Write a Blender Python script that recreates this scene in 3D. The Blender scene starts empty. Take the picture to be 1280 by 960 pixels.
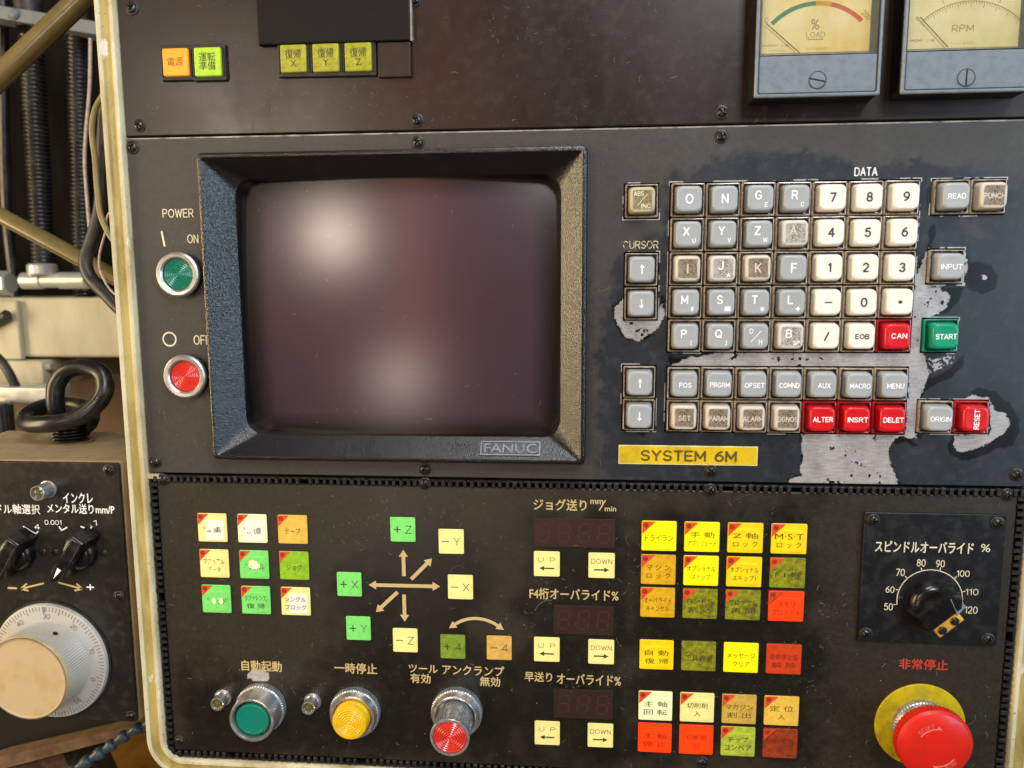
import bpy, math, random
import numpy as np
from mathutils import Vector, Matrix

# ------------------------------------------------------------------ camera, world, lamps, exposure
S = bpy.context.scene
COL = S.collection
RNG = random.Random(7)
FPX = 960.0                      # focal length in photograph pixels (1280 wide)
DIST = 450.0                     # camera to panel plane, mm
_H = np.array([11580, 72, -960.]); _V = np.array([100, 7320, 960.])
_ex = _H/np.linalg.norm(_H); _dn = _V-_ex*(_V@_ex); _dn /= np.linalg.norm(_dn)
_ey = np.cross(-_dn, _ex)
if _ey[2] < 0: _ey = -_ey
ROT = np.stack([_ex, _ey, -_dn], 1)

cam_d = bpy.data.cameras.new('camera'); cam = bpy.data.objects.new('camera', cam_d); COL.objects.link(cam)
_r = ROT.T@np.array([1, 0, 0.]); _u = ROT.T@np.array([0, -1., 0]); _b = ROT.T@np.array([0, 0, -1.])
cam.matrix_world = Matrix(((_r[0], _u[0], _b[0], 0), (_r[1], _u[1], _b[1], -DIST/1000), (_r[2], _u[2], _b[2], 0), (0, 0, 0, 1)))
cam_d.sensor_width = 36; cam_d.lens = 36*FPX/1280; cam_d.clip_start = .02; cam_d.clip_end = 50
cam_d.dof.use_dof = True; cam_d.dof.focus_distance = .465; cam_d.dof.aperture_fstop = 9
S.camera = cam
S.render.resolution_x = 1024; S.render.resolution_y = 768
S.view_settings.view_transform = 'Standard'; S.view_settings.look = 'None'
S.view_settings.exposure = 0.0; S.view_settings.gamma = 1

W = bpy.data.worlds.new('World'); S.world = W; W.use_nodes = True
W.node_tree.nodes['Background'].inputs[0].default_value = (.78, .58, .42, 1)
W.node_tree.nodes['Background'].inputs[1].default_value = .15

def lamp(name, loc, target, size, power, col, size_y=None):
    l = bpy.data.lights.new(name, 'AREA'); l.energy = power; l.color = col; l.size = size
    if size_y: l.shape = 'RECTANGLE'; l.size_y = size_y
    o = bpy.data.objects.new(name, l); COL.objects.link(o); o.location = loc
    o.rotation_euler = (Vector(target)-Vector(loc)).to_track_quat('-Z', 'Y').to_euler()
    return o
lamp('hall_lamp', (.62, -1.55, 1.12), (.05, 0, 0), .45, 19., (.97, .98, 1))
lamp('ceiling_lamp', (.15, -.52, 1.08), (.0, 0, -.05), .50, 9., (.92, .96, 1))
lamp('window_lamp', (1.50, -1.20, .10), (-.1, 0, -.02), .9, 16.5, (.58, .80, 1))
lamp('doorway_lamp', (-1.30, -.37, .05), (.0, 0, -.02), .45, 14., (1, .77, .44), .8)
lamp('red_reflection_lamp', (-.40, -1.70, .25), (-.1, 0, .05), .17, 2.3, (1, .30, .16), 1.6)  # red strip light added to give the reflection of a red pillar
lamp('bulb_lamp', (-.74, -1.28, .30), (-.1, 0, 0), .20, 4.4, (1, .84, .68))
lamp('low_glint_lamp', (-.42, -1.30, -.40), (-.1, 0, -.05), .22, 1.5, (1, .86, .74))  # low lamp added for the lower highlight on the picture tube

# ------------------------------------------------------------------ photograph pixel -> panel coordinates (mm)
def P(px, py, d=0.):
    """point of the plane d mm in front of the panel (x right, y up, origin opposite the camera)"""
    w = ROT.T@np.array([(px-640)/FPX, (py-480)/FPX, 1.])
    t = (DIST-d)/w[1]
    return float(w[0]*t), float(w[2]*t)
def PR(x0, y0, x1, y1, d=0.):
    """pixel rectangle -> centre x, y, width, height in mm"""
    a, b, c, e = P(x0, y0, d), P(x1, y0, d), P(x1, y1, d), P(x0, y1, d)
    return ((a[0]+b[0]+c[0]+e[0])/4, (a[1]+b[1]+c[1]+e[1])/4, (b[0]-a[0]+c[0]-e[0])/2, (a[1]-e[1]+b[1]-c[1])/2)
def lin(h, k=1.):
    v = [int(h[i:i+2], 16)/255 for i in (0, 2, 4)]
    return tuple(k*(x/12.92 if x <= .04045 else ((x+.055)/1.055)**2.4) for x in v)+(1,)

# ------------------------------------------------------------------ materials
def nt(name):
    m = bpy.data.materials.new(name); m.use_nodes = True
    t = m.node_tree; return m, t, t.nodes, t.links, t.nodes['Principled BSDF']
def nd(t, kind, **kw):
    n = t.nodes.new(kind)
    for k, v in kw.items():
        if k in n.inputs: n.inputs[k].default_value = v
        else: setattr(n, k, v)
    return n
def ramp(t, src, a, b, ca=(0, 0, 0, 1), cb=(1, 1, 1, 1)):
    r = t.nodes.new('ShaderNodeValToRGB'); e = r.color_ramp.elements
    e[0].position = a; e[1].position = b; e[0].color = ca; e[1].color = cb
    t.links.new(src, r.inputs[0]); return r.outputs[0]
def mixc(t, fac, a, b):
    m = t.nodes.new('ShaderNodeMix'); m.data_type = 'RGBA'
    for i, v in ((0, fac), (6, a), (7, b)):
        if isinstance(v, (tuple, float, int)): m.inputs[i].default_value = v
        else: t.links.new(v, m.inputs[i])
    return m.outputs[2]
def mathn(t, op, a, b=0.):
    m = t.nodes.new('ShaderNodeMath'); m.operation = op
    for i, v in ((0, a), (1, b)):
        if isinstance(v, (float, int)): m.inputs[i].default_value = v
        else: t.links.new(v, m.inputs[i])
    return m.outputs[0]
def noise(t, scale, detail=4, rough=.55, stretch=None, coord='Object'):
    tc = t.nodes.new('ShaderNodeTexCoord'); src = tc.outputs[coord]
    if stretch:
        mp = t.nodes.new('ShaderNodeMapping'); mp.inputs['Scale'].default_value = stretch
        t.links.new(src, mp.inputs[0]); src = mp.outputs[0]
    n = t.nodes.new('ShaderNodeTexNoise'); n.inputs['Scale'].default_value = scale
    n.inputs['Detail'].default_value = detail; n.inputs['Roughness'].default_value = rough
    t.links.new(src, n.inputs['Vector']); return n.outputs[0]
def bumpn(t, b, height, strength, dist):
    n = t.nodes.new('ShaderNodeBump'); n.inputs['Strength'].default_value = strength
    n.inputs['Distance'].default_value = dist
    t.links.new(height, n.inputs['Height']); t.links.new(n.outputs[0], b.inputs['Normal'])

def mat(name, col, rough=.45, metal=0., dirt=None, damt=.5, dscale=60, dlo=.45, dhi=.7, bump=0, bscale=500, bdist=.0002,
        stretch=None, coat=0, trans=0, ior=1.5, emit=None, es=0, spec=.5, rvar=.15):
    m, t, n, l, b = nt(name)
    b.inputs['Base Color'].default_value = col; b.inputs['Roughness'].default_value = rough
    b.inputs['Metallic'].default_value = metal; b.inputs['IOR'].default_value = ior
    b.inputs['Specular IOR Level'].default_value = spec
    b.inputs['Coat Weight'].default_value = coat; b.inputs['Transmission Weight'].default_value = trans
    if dirt:
        f = ramp(t, noise(t, dscale, 6, .6, stretch), dlo, dhi)
        f2 = mathn(t, 'MULTIPLY', f, damt)
        l.new(mixc(t, f2, col, dirt), b.inputs['Base Color'])
        l.new(mathn(t, 'ADD', mathn(t, 'MULTIPLY', f, rvar), rough), b.inputs['Roughness'])
    if bump: bumpn(t, b, noise(t, bscale, 3), bump, bdist)
    if emit:
        b.inputs['Emission Color'].default_value = emit; b.inputs['Emission Strength'].default_value = es
    return m

def panel_mat(name, base, dust, wear=False):
    """dark satin paint under a thin film of workshop dust; 'wear' point colours say where paint is gone"""
    m, t, n, l, b = nt(name)
    big = ramp(t, noise(t, 9, 5, .6), .35, .75)
    fine = ramp(t, noise(t, 900, 3, .7), .56, .80)
    mid = ramp(t, noise(t, 140, 6, .7), .5, .8)
    f = mathn(t, 'MULTIPLY', mathn(t, 'ADD', mathn(t, 'MULTIPLY', fine, .5), mathn(t, 'MULTIPLY', mid, .5)), mathn(t, 'ADD', mathn(t, 'MULTIPLY', big, .6), .22))
    smear = ramp(t, noise(t, 22, 6, .65, (1, .6, 1)), .36, .66)
    c = mixc(t, f, mixc(t, mathn(t, 'MULTIPLY', smear, .6), base, tuple(q*.5 for q in base[:3])+(1,)), dust)
    rough = mathn(t, 'ADD', mathn(t, 'SUBTRACT', mathn(t, 'MULTIPLY', f, .3), mathn(t, 'MULTIPLY', smear, .09)), .37)
    if wear:
        a = nd(t, 'ShaderNodeVertexColor', layer_name='wear')
        s = t.nodes.new('ShaderNodeSeparateColor'); l.new(a.outputs[0], s.inputs[0])
        gr, dk = s.outputs[2], s.outputs[1]
        me = ramp(t, mathn(t, 'ADD', s.outputs[0], mathn(t, 'MULTIPLY', mathn(t, 'SUBTRACT', noise(t, 1000, 5, .8), .5), 1.3)), .40, .62)
        gf = mathn(t, 'MULTIPLY', gr, mathn(t, 'ADD', mathn(t, 'MULTIPLY', ramp(t, noise(t, 300, 6, .75), .38, .7), .5), .30))
        c = mixc(t, gf, c, lin('4a4230'))
        c = mixc(t, dk, c, lin('0c0d0c'))
        br = noise(t, 160, 5, .65, (1, 6, 1))
        mc = mixc(t, ramp(t, br, .3, .75), lin('a6a3a0'), lin('d6d3d0'))
        mc = mixc(t, mathn(t, 'MULTIPLY', ramp(t, noise(t, 70, 6, .7, (1, .5, 1)), .46, .74), .5), mc, lin('7d7168'))
        c = mixc(t, me, c, mc)
        l.new(mathn(t, 'MULTIPLY', me, .35), b.inputs['Metallic'])
        rough = mathn(t, 'ADD', mathn(t, 'SUBTRACT', rough, mathn(t, 'MULTIPLY', dk, .06)), mathn(t, 'MULTIPLY', gr, .18))
        h = mathn(t, 'SUBTRACT', noise(t, 1500, 2), mathn(t, 'MULTIPLY', me, 1.2))
    else:
        h = noise(t, 1500, 2)
    l.new(c, b.inputs['Base Color']); l.new(rough, b.inputs['Roughness'])
    bumpn(t, b, h, .25, .00008)
    return m

def lit_mat(name, col, glow, grime='4a4418', gamt=.0, edge=.42):
    """translucent button cap lit from behind: brighter in front of its bulb, dimmed by grime"""
    m, t, n, l, b = nt(name)
    tc = t.nodes.new('ShaderNodeTexCoord')
    mp = t.nodes.new('ShaderNodeMapping'); mp.inputs['Location'].default_value = (-.5, -.45, 0)
    mp.inputs['Scale'].default_value = (1, 1, 0)
    l.new(tc.outputs['Generated'], mp.inputs[0])
    ln = t.nodes.new('ShaderNodeVectorMath'); ln.operation = 'LENGTH'; l.new(mp.outputs[0], ln.inputs[0])
    hot = ramp(t, ln.outputs['Value'], .12, .75, (1, 1, 1, 1), (edge, edge, edge, 1))
    g = mathn(t, 'MULTIPLY', ramp(t, noise(t, 210, 6, .72, (1, 1.6, 1)), .38, .68), gamt)
    c = mixc(t, g, lin(col), lin(grime))
    l.new(c, b.inputs['Base Color']); b.inputs['Roughness'].default_value = .38
    l.new(c, b.inputs['Emission Color'])
    l.new(mathn(t, 'MULTIPLY', hot, glow), b.inputs['Emission Strength'])
    bumpn(t, b, noise(t, 1200, 2), .15, .0001)
    return m

def worn_key_mat(name, rim, wear_c, dark):
    """key top whose print side is scuffed to a speckled, dirty hollow inside a paler rim"""
    m, t, n, l, b = nt(name)
    tc = t.nodes.new('ShaderNodeTexCoord')
    sp = t.nodes.new('ShaderNodeSeparateXYZ'); l.new(tc.outputs['Generated'], sp.inputs[0])
    ax = mathn(t, 'ABSOLUTE', mathn(t, 'SUBTRACT', sp.outputs[0], .5)); ay = mathn(t, 'ABSOLUTE', mathn(t, 'SUBTRACT', sp.outputs[1], .5))
    mx = mathn(t, 'ADD', mathn(t, 'MAXIMUM', ax, ay), mathn(t, 'MULTIPLY', mathn(t, 'SUBTRACT', noise(t, 300, 3), .5), .06))
    inside = ramp(t, mx, .335, .375, (1, 1, 1, 1), (0, 0, 0, 1))
    spk = ramp(t, noise(t, 1500, 2, .7), .42, .58)
    cl = mixc(t, ramp(t, noise(t, 190, 3), .35, .65), dark, wear_c)
    l.new(mixc(t, inside, rim, mixc(t, spk, cl, wear_c)), b.inputs['Base Color'])
    b.inputs['Roughness'].default_value = .5
    bumpn(t, b, spk, .3, .0001)
    return m

def worn_ink(name, col, lo, hi, scale=260):
    """print that has been rubbed off in flakes"""
    m, t, n, l, b = nt(name)
    b.inputs['Base Color'].default_value = col; b.inputs['Roughness'].default_value = .5
    l.new(ramp(t, noise(t, scale, 5, .7), lo, hi), b.inputs['Alpha'])
    return m

M = {}
M['upper'] = panel_mat('upper_panel_paint', lin('1c1007'), lin('4e3c28'))
M['mid'] = panel_mat('display_panel_paint', lin('292f34'), lin('606466'), True)
M['lower'] = panel_mat('switch_panel_film', lin('17160f'), lin('4a4432'), True)
M['pendant'] = panel_mat('pendant_paint', lin('22211e'), lin('6e644c'))
def enamel(name, col, stain, amt):
    """brushed-on enamel: long yellow stains, chips and pits along it"""
    m, t, n, l, b = nt(name)
    st = mathn(t, 'MULTIPLY', ramp(t, noise(t, 26, 6, .65, (2, .5, 2)), .42, .66), amt)
    c = mixc(t, st, col, stain); chip = ramp(t, noise(t, 420, 4, .7), .64, .68)
    c = mixc(t, mathn(t, 'MULTIPLY', chip, .75), c, lin('5a4a24'))
    wh = ramp(t, noise(t, 60, 5, .7, (1, .4, 1)), .62, .66)
    c = mixc(t, mathn(t, 'MULTIPLY', wh, .7), c, lin('e6e6dc'))
    l.new(c, b.inputs['Base Color']); b.inputs['Roughness'].default_value = .35
    bumpn(t, b, mathn(t, 'SUBTRACT', noise(t, 250, 4), mathn(t, 'MULTIPLY', chip, .8)), .4, .0004)
    return m
M['cream'] = enamel('cream_enamel', lin('d6cfae'), lin('9a803c'), .7)
M['edge'] = mat('worn_plate_edge', lin('9c9a90'), .4, .3, dirt=lin('2c2a26'), damt=.9, dscale=90)
M['black'] = mat('black_plastic', lin('141414'), .42, dirt=lin('4a4236'), damt=.35, dscale=150, bump=.1)
M['gap'] = mat('dark_recess', lin('060606'), .7, bump=.1)
M['blackgloss'] = mat('black_gloss_cover', lin('070605'), .5, spec=.25, dirt=lin('3a322a'), damt=.25, dscale=400, dlo=.6, dhi=.8)
M['bakelite'] = mat('black_bakelite_knob', lin('0e0f11'), .22, dirt=lin('38332a'), damt=.35, dscale=120)
M['bezel'] = None
M['rubber'] = mat('black_rubber', lin('0d0d0d'), .5, dirt=lin('3a362e'), damt=.4, dscale=300)
M['screw'] = mat('blackened_screw', lin('55544f'), .32, .85, dirt=lin('191715'), damt=.9, dscale=700, dlo=.4, dhi=.6)
M['washer'] = mat('dull_washer', lin('3d3a35'), .38, .6, dirt=lin('161412'), damt=.7, dscale=500)
M['chrome'] = mat('chrome', lin('e0e0e0'), .17, .88, dirt=lin('a09a90'), damt=.2, dscale=160, rvar=.3)
M['alu'] = mat('brushed_aluminium', lin('c9c6c0'), .3, .85, dirt=lin('77716a'), damt=.4, dscale=300, rvar=.2)
M['knurl'] = mat('knurled_steel', lin('b9bbba'), .3, .7, dirt=lin('3c3a36'), damt=.6, dscale=400)
M['dial'] = mat('satin_dial', lin('c2c2be'), .38, .25, dirt=lin('b8a26a'), damt=.4, dscale=30, dlo=.45, dhi=.75)
M['wheelface'] = mat('tarnished_wheel_face', lin('c6b084'), .42, .0, dirt=lin('a98b52'), damt=.7, dscale=45, bump=.2, bscale=700)
M['gold'] = worn_ink('gilt_print', lin('cdb57c'), .29, .36, 380)
M['white_ink'] = mat('white_print', lin('fcfcfa'), .5, dirt=lin('e6e4da'), damt=.3, dscale=300)
M['cream_ink'] = mat('cream_print', lin('e6ddbd'), .5, dirt=lin('b59f6a'), damt=.5, dscale=300)
M['dark_ink'] = mat('dark_print', lin('2b2e33'), .5, dirt=lin('44433f'), damt=.3, dscale=300)
M['olive_ink'] = mat('button_print', lin('38351d'), .5, dirt=lin('5a5330'), damt=.4, dscale=300)
M['brown_ink'] = mat('brown_print', lin('5c4a12'), .5, dirt=lin('75601c'), damt=.4, dscale=300)
M['red_ink'] = mat('red_print', lin('c8402a'), .5, dirt=lin('8c3322'), damt=.4, dscale=300)
M['pale_ink'] = mat('faded_print', lin('7f7a52'), .5, dirt=lin('b3aa70'), damt=.7, dscale=200)
M['worn_white'] = worn_ink('rubbed_white_print', lin('f0efe8'), .34, .42)
M['worn_gold'] = worn_ink('rubbed_gilt_print', lin('d9c79a'), .42, .5)
M['worn_dark'] = worn_ink('rubbed_button_print', lin('4a4630'), .46, .54)
M['worn_key_ink'] = worn_ink('scuffed_key_print', lin('d2c8b2'), .30, .44, 420)
M['key_white'] = mat('ivory_key', lin('f2ecdc'), .33, dirt=lin('d0c09a'), damt=.3, dscale=90)
M['key_grey'] = mat('grey_key', lin('a3a8a8'), .33, dirt=lin('9a9a92'), damt=.3, dscale=90)
M['key_red'] = mat('red_key', lin('d3121c'), .28, dirt=lin('8c1016'), damt=.3, dscale=90)
M['key_green'] = mat('green_key', lin('00926c'), .28, dirt=lin('005c46'), damt=.3, dscale=90)
M['key_worn'] = worn_key_mat('scuffed_grey_key', lin('cfc9bf'), lin('b9b4aa'), lin('5a4a36'))
M['key_dirty'] = worn_key_mat('soiled_grey_key', lin('cfc6b6'), lin('97876f'), lin('33261a'))
M['key_abs'] = worn_key_mat('yellowed_key', lin('bdb297'), lin('8f8358'), lin('5e5230'))
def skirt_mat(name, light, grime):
    """moulded key flange: grime sits in the gutter round the cap, edge light is painted pale on the outer lip"""
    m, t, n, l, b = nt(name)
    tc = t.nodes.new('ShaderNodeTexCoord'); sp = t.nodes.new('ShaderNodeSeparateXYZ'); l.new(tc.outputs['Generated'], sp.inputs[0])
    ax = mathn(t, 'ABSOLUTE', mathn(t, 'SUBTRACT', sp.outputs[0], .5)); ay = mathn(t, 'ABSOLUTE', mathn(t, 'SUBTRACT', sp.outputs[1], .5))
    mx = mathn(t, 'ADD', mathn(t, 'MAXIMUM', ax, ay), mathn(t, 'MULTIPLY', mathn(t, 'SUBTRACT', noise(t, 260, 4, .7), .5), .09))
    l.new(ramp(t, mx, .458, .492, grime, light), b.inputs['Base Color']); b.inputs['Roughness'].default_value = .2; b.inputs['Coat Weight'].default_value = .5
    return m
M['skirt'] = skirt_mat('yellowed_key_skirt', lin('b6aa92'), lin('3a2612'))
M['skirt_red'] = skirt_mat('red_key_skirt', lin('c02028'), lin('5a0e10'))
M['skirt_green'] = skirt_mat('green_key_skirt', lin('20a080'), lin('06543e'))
M['tag'] = mat('yellow_name_tag', lin('e0bd12'), .4, dirt=lin('b08f0c'), damt=.6, dscale=45, dlo=.45, dhi=.55)
M['tag_edge'] = mat('pale_tag_edge', lin('e8dd90'), .4, dirt=lin('b7a13a'), damt=.4, dscale=100)
M['green_lens'] = mat('green_lens', lin('06745c'), .22, dirt=lin('03503f'), damt=.4, dscale=200, coat=.5)
M['teal_cap'] = mat('teal_button_cap', lin('05806a'), .3, dirt=lin('046151'), damt=.3, dscale=150)
M['red_lens'] = mat('red_lens', lin('d6301f'), .25, dirt=lin('a3241a'), damt=.4, dscale=200, coat=.5)
M['yellow_cap'] = mat('yellow_button_cap', lin('f0c010'), .3, dirt=lin('b98a0c'), damt=.4, dscale=200, coat=.3)
M['estop'] = mat('red_mushroom', lin('d8200f'), .36, dirt=lin('9c1a10'), damt=.5, dscale=70, coat=.2)
M['estop_mark'] = mat('scuffed_red_lettering', lin('e88a78'), .5, dirt=lin('c04030'), damt=.6, dscale=600)
M['estop_disc'] = mat('yellow_disc', lin('c9b40c'), .45, dirt=lin('94820c'), damt=.7, dscale=80, dlo=.4, dhi=.6)
M['brass'] = mat('brass_pointer', lin('d8a53a'), .35, .3, dirt=lin('8a6420'), damt=.6, dscale=150)
M['lamp_glass'] = mat('smoky_pilot_lens', lin('6a6038'), .12, dirt=lin('2c2818'), damt=.6, dscale=300, coat=.8)
M['display'] = mat('smoked_red_window', lin('33201a'), .35, dirt=lin('241812'), damt=.5, dscale=60)
M['segment'] = mat('dead_segment', lin('38231a'), .5, dirt=lin('332018'), damt=.5, dscale=200)
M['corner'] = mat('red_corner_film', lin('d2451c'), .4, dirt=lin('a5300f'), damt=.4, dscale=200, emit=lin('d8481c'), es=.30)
M['corner_dk'] = mat('corner_emblem', lin('a03214'), .4, dirt=lin('7a2410'), damt=.4, dscale=200)
M['meter_case'] = mat('grey_meter_case', lin('6e7a82'), .5, dirt=lin('515b62'), damt=.4, dscale=200, bump=.5, bscale=1900, bdist=.0003)
M['meter_trim'] = mat('meter_trim', lin('7c868c'), .3, dirt=lin('4c5358'), damt=.4, dscale=200)
M['meter_body'] = mat('black_meter_body', lin('0c0c0d'), .4, dirt=lin('2c261f'), damt=.5, dscale=100)
M['dialcard'] = mat('yellowed_dial_card', lin('fbf0b0'), .55, dirt=lin('f3d368'), damt=.7, dscale=45, dlo=.4, dhi=.66)
M['dialcard_pale'] = mat('pale_dial_card', lin('f2ecb4'), .55, dirt=lin('e6d98a'), damt=.7, dscale=40, dlo=.4, dhi=.66)
M['arc_green'] = mat('green_scale', lin('4f9470'), .5, dirt=lin('3f7f60'), damt=.4, dscale=200)
M['arc_yellow'] = mat('yellow_scale', lin('dcae2a'), .5, dirt=lin('c4971c'), damt=.4, dscale=200)
M['arc_red'] = mat('red_scale', lin('d9683c'), .5, dirt=lin('c4552e'), damt=.4, dscale=200)
M['meter_ink'] = mat('faded_meter_print', lin('8a8248'), .5, dirt=lin('6f6838'), damt=.5, dscale=200)
M['lint'] = mat('pale_lint', lin('b0a894'), .8, dirt=lin('7a705c'), damt=.6, dscale=100)
# screen glass and bezel
m, t, n, l, b = nt('screen_glass')
tc = t.nodes.new('ShaderNodeTexCoord'); sx_ = t.nodes.new('ShaderNodeSeparateXYZ'); l.new(tc.outputs['Generated'], sx_.inputs[0])   # phosphor field, lightened with painted reflection haze, inside a dark glass border
ed_ = mathn(t, 'MAXIMUM', mathn(t, 'ABSOLUTE', mathn(t, 'SUBTRACT', sx_.outputs[0], .5)), mathn(t, 'ABSOLUTE', mathn(t, 'SUBTRACT', sx_.outputs[1], .5)))
sc = mixc(t, ramp(t, ed_, .395, .455), mixc(t, noise(t, 10, 2), lin('3e2a28'), lin('3c2f3e')), lin('170e0c'))
sp = ramp(t, noise(t, 600, 2, .7), .75, .80)
l.new(mixc(t, mathn(t, 'MULTIPLY', sp, .25), sc, lin('8a7a70')), b.inputs['Base Color'])
b.inputs['Roughness'].default_value = .265
b.inputs['IOR'].default_value = 1.7
M['screen'] = m
m, t, n, l, b = nt('leathergrain_bezel')
tc = t.nodes.new('ShaderNodeTexCoord')
vo = t.nodes.new('ShaderNodeTexVoronoi'); vo.inputs['Scale'].default_value = 1150; l.new(tc.outputs['Object'], vo.inputs['Vector'])
l.new(mixc(t, ramp(t, noise(t, 120, 5), .55, .85), lin('0b0b0d'), lin('1e1a15')), b.inputs['Base Color'])
b.inputs['Roughness'].default_value = .27; b.inputs['Specular IOR Level'].default_value = .75
bumpn(t, b, vo.outputs['Distance'], .55, .0003)
M['bezel'] = m
# meter window: thin clear acrylic
m, t, n, l, b = nt('clear_meter_window')
tr = t.nodes.new('ShaderNodeBsdfTransparent'); gl = t.nodes.new('ShaderNodeBsdfGlossy'); gl.inputs['Roughness'].default_value = .12
fr = t.nodes.new('ShaderNodeFresnel'); fr.inputs['IOR'].default_value = 1.45
l.new(mathn(t, 'ADD', fr.outputs[0], mathn(t, 'MULTIPLY', ramp(t, noise(t, 60, 4), .4, .8), .06)), (ms := t.nodes.new('ShaderNodeMixShader')).inputs[0])
l.new(tr.outputs[0], ms.inputs[1]); l.new(gl.outputs[0], ms.inputs[2])
l.new(ms.outputs[0], t.nodes['Material Output'].inputs[0])
M['window'] = m
LIT = {
 'bright': lit_mat('bright_yellow_lit', 'f7e400', .50, '9a8a10', gamt=.25, edge=.5),
 'yellow': lit_mat('yellow_lit', 'f2cd0e', .42, '7a6a10', .3),
 'amber': lit_mat('amber_lit', 'dda817', .32, '6e5510', .45),
 'olive': lit_mat('olive_dim', '97961c', .14, '2c300c', .85, .8),
 'redor': lit_mat('orange_red_lit', 'ff3c05', .50, 'c02a05', .3, .8),
 'reddim': lit_mat('red_dim', 'c93c14', .26, '8a280e', .5, .8),
 'redold': lit_mat('rusty_dim', 'a03c18', .10, '4a2412', .8, .8),
 'cream': lit_mat('cream_lit', 'efe08c', .34, 'b9a040', .25),
 'pale': lit_mat('pale_cream_lit', 'efefb8', .36, 'c9c070', .25),
 'tan': lit_mat('tan_lit', 'd0aa48', .20, '80641c', .5),
 'gold': lit_mat('golden_lit', 'e3b848', .25, 'a0802a', .4),
 'green': lit_mat('green_lit', '78d868', .26, '4a9a48', .3, .7),
 'lime': lit_mat('lime_lit', '8fc01e', .24, '506c10', .5),
 'chip': lit_mat('lime_dull', 'b4c03a', .22, '5c6420', .6, .8),
 'dgreen': lit_mat('dull_green', '7f9a2c', .14, '42561a', .6, .8),
 'dorange': lit_mat('dull_orange', 'dcae58', .16, 'a07830', .6, .8),
 'lamp_or': lit_mat('orange_lamp', 'ff9a12', .42, 'c86c10', .3, .8),
 'lamp_gr': lit_mat('green_lamp', 'a3cc18', .34, '5c7a10', .4, .8),
 'lamp_ol': lit_mat('yellowgreen_lamp', 'a0a412', .22, '5e3a08', .6, .35),
 'worn': lit_mat('worn_white_lens', 'ebe6d6', .28, 'b9ac90', .35, .85),
}

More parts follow.
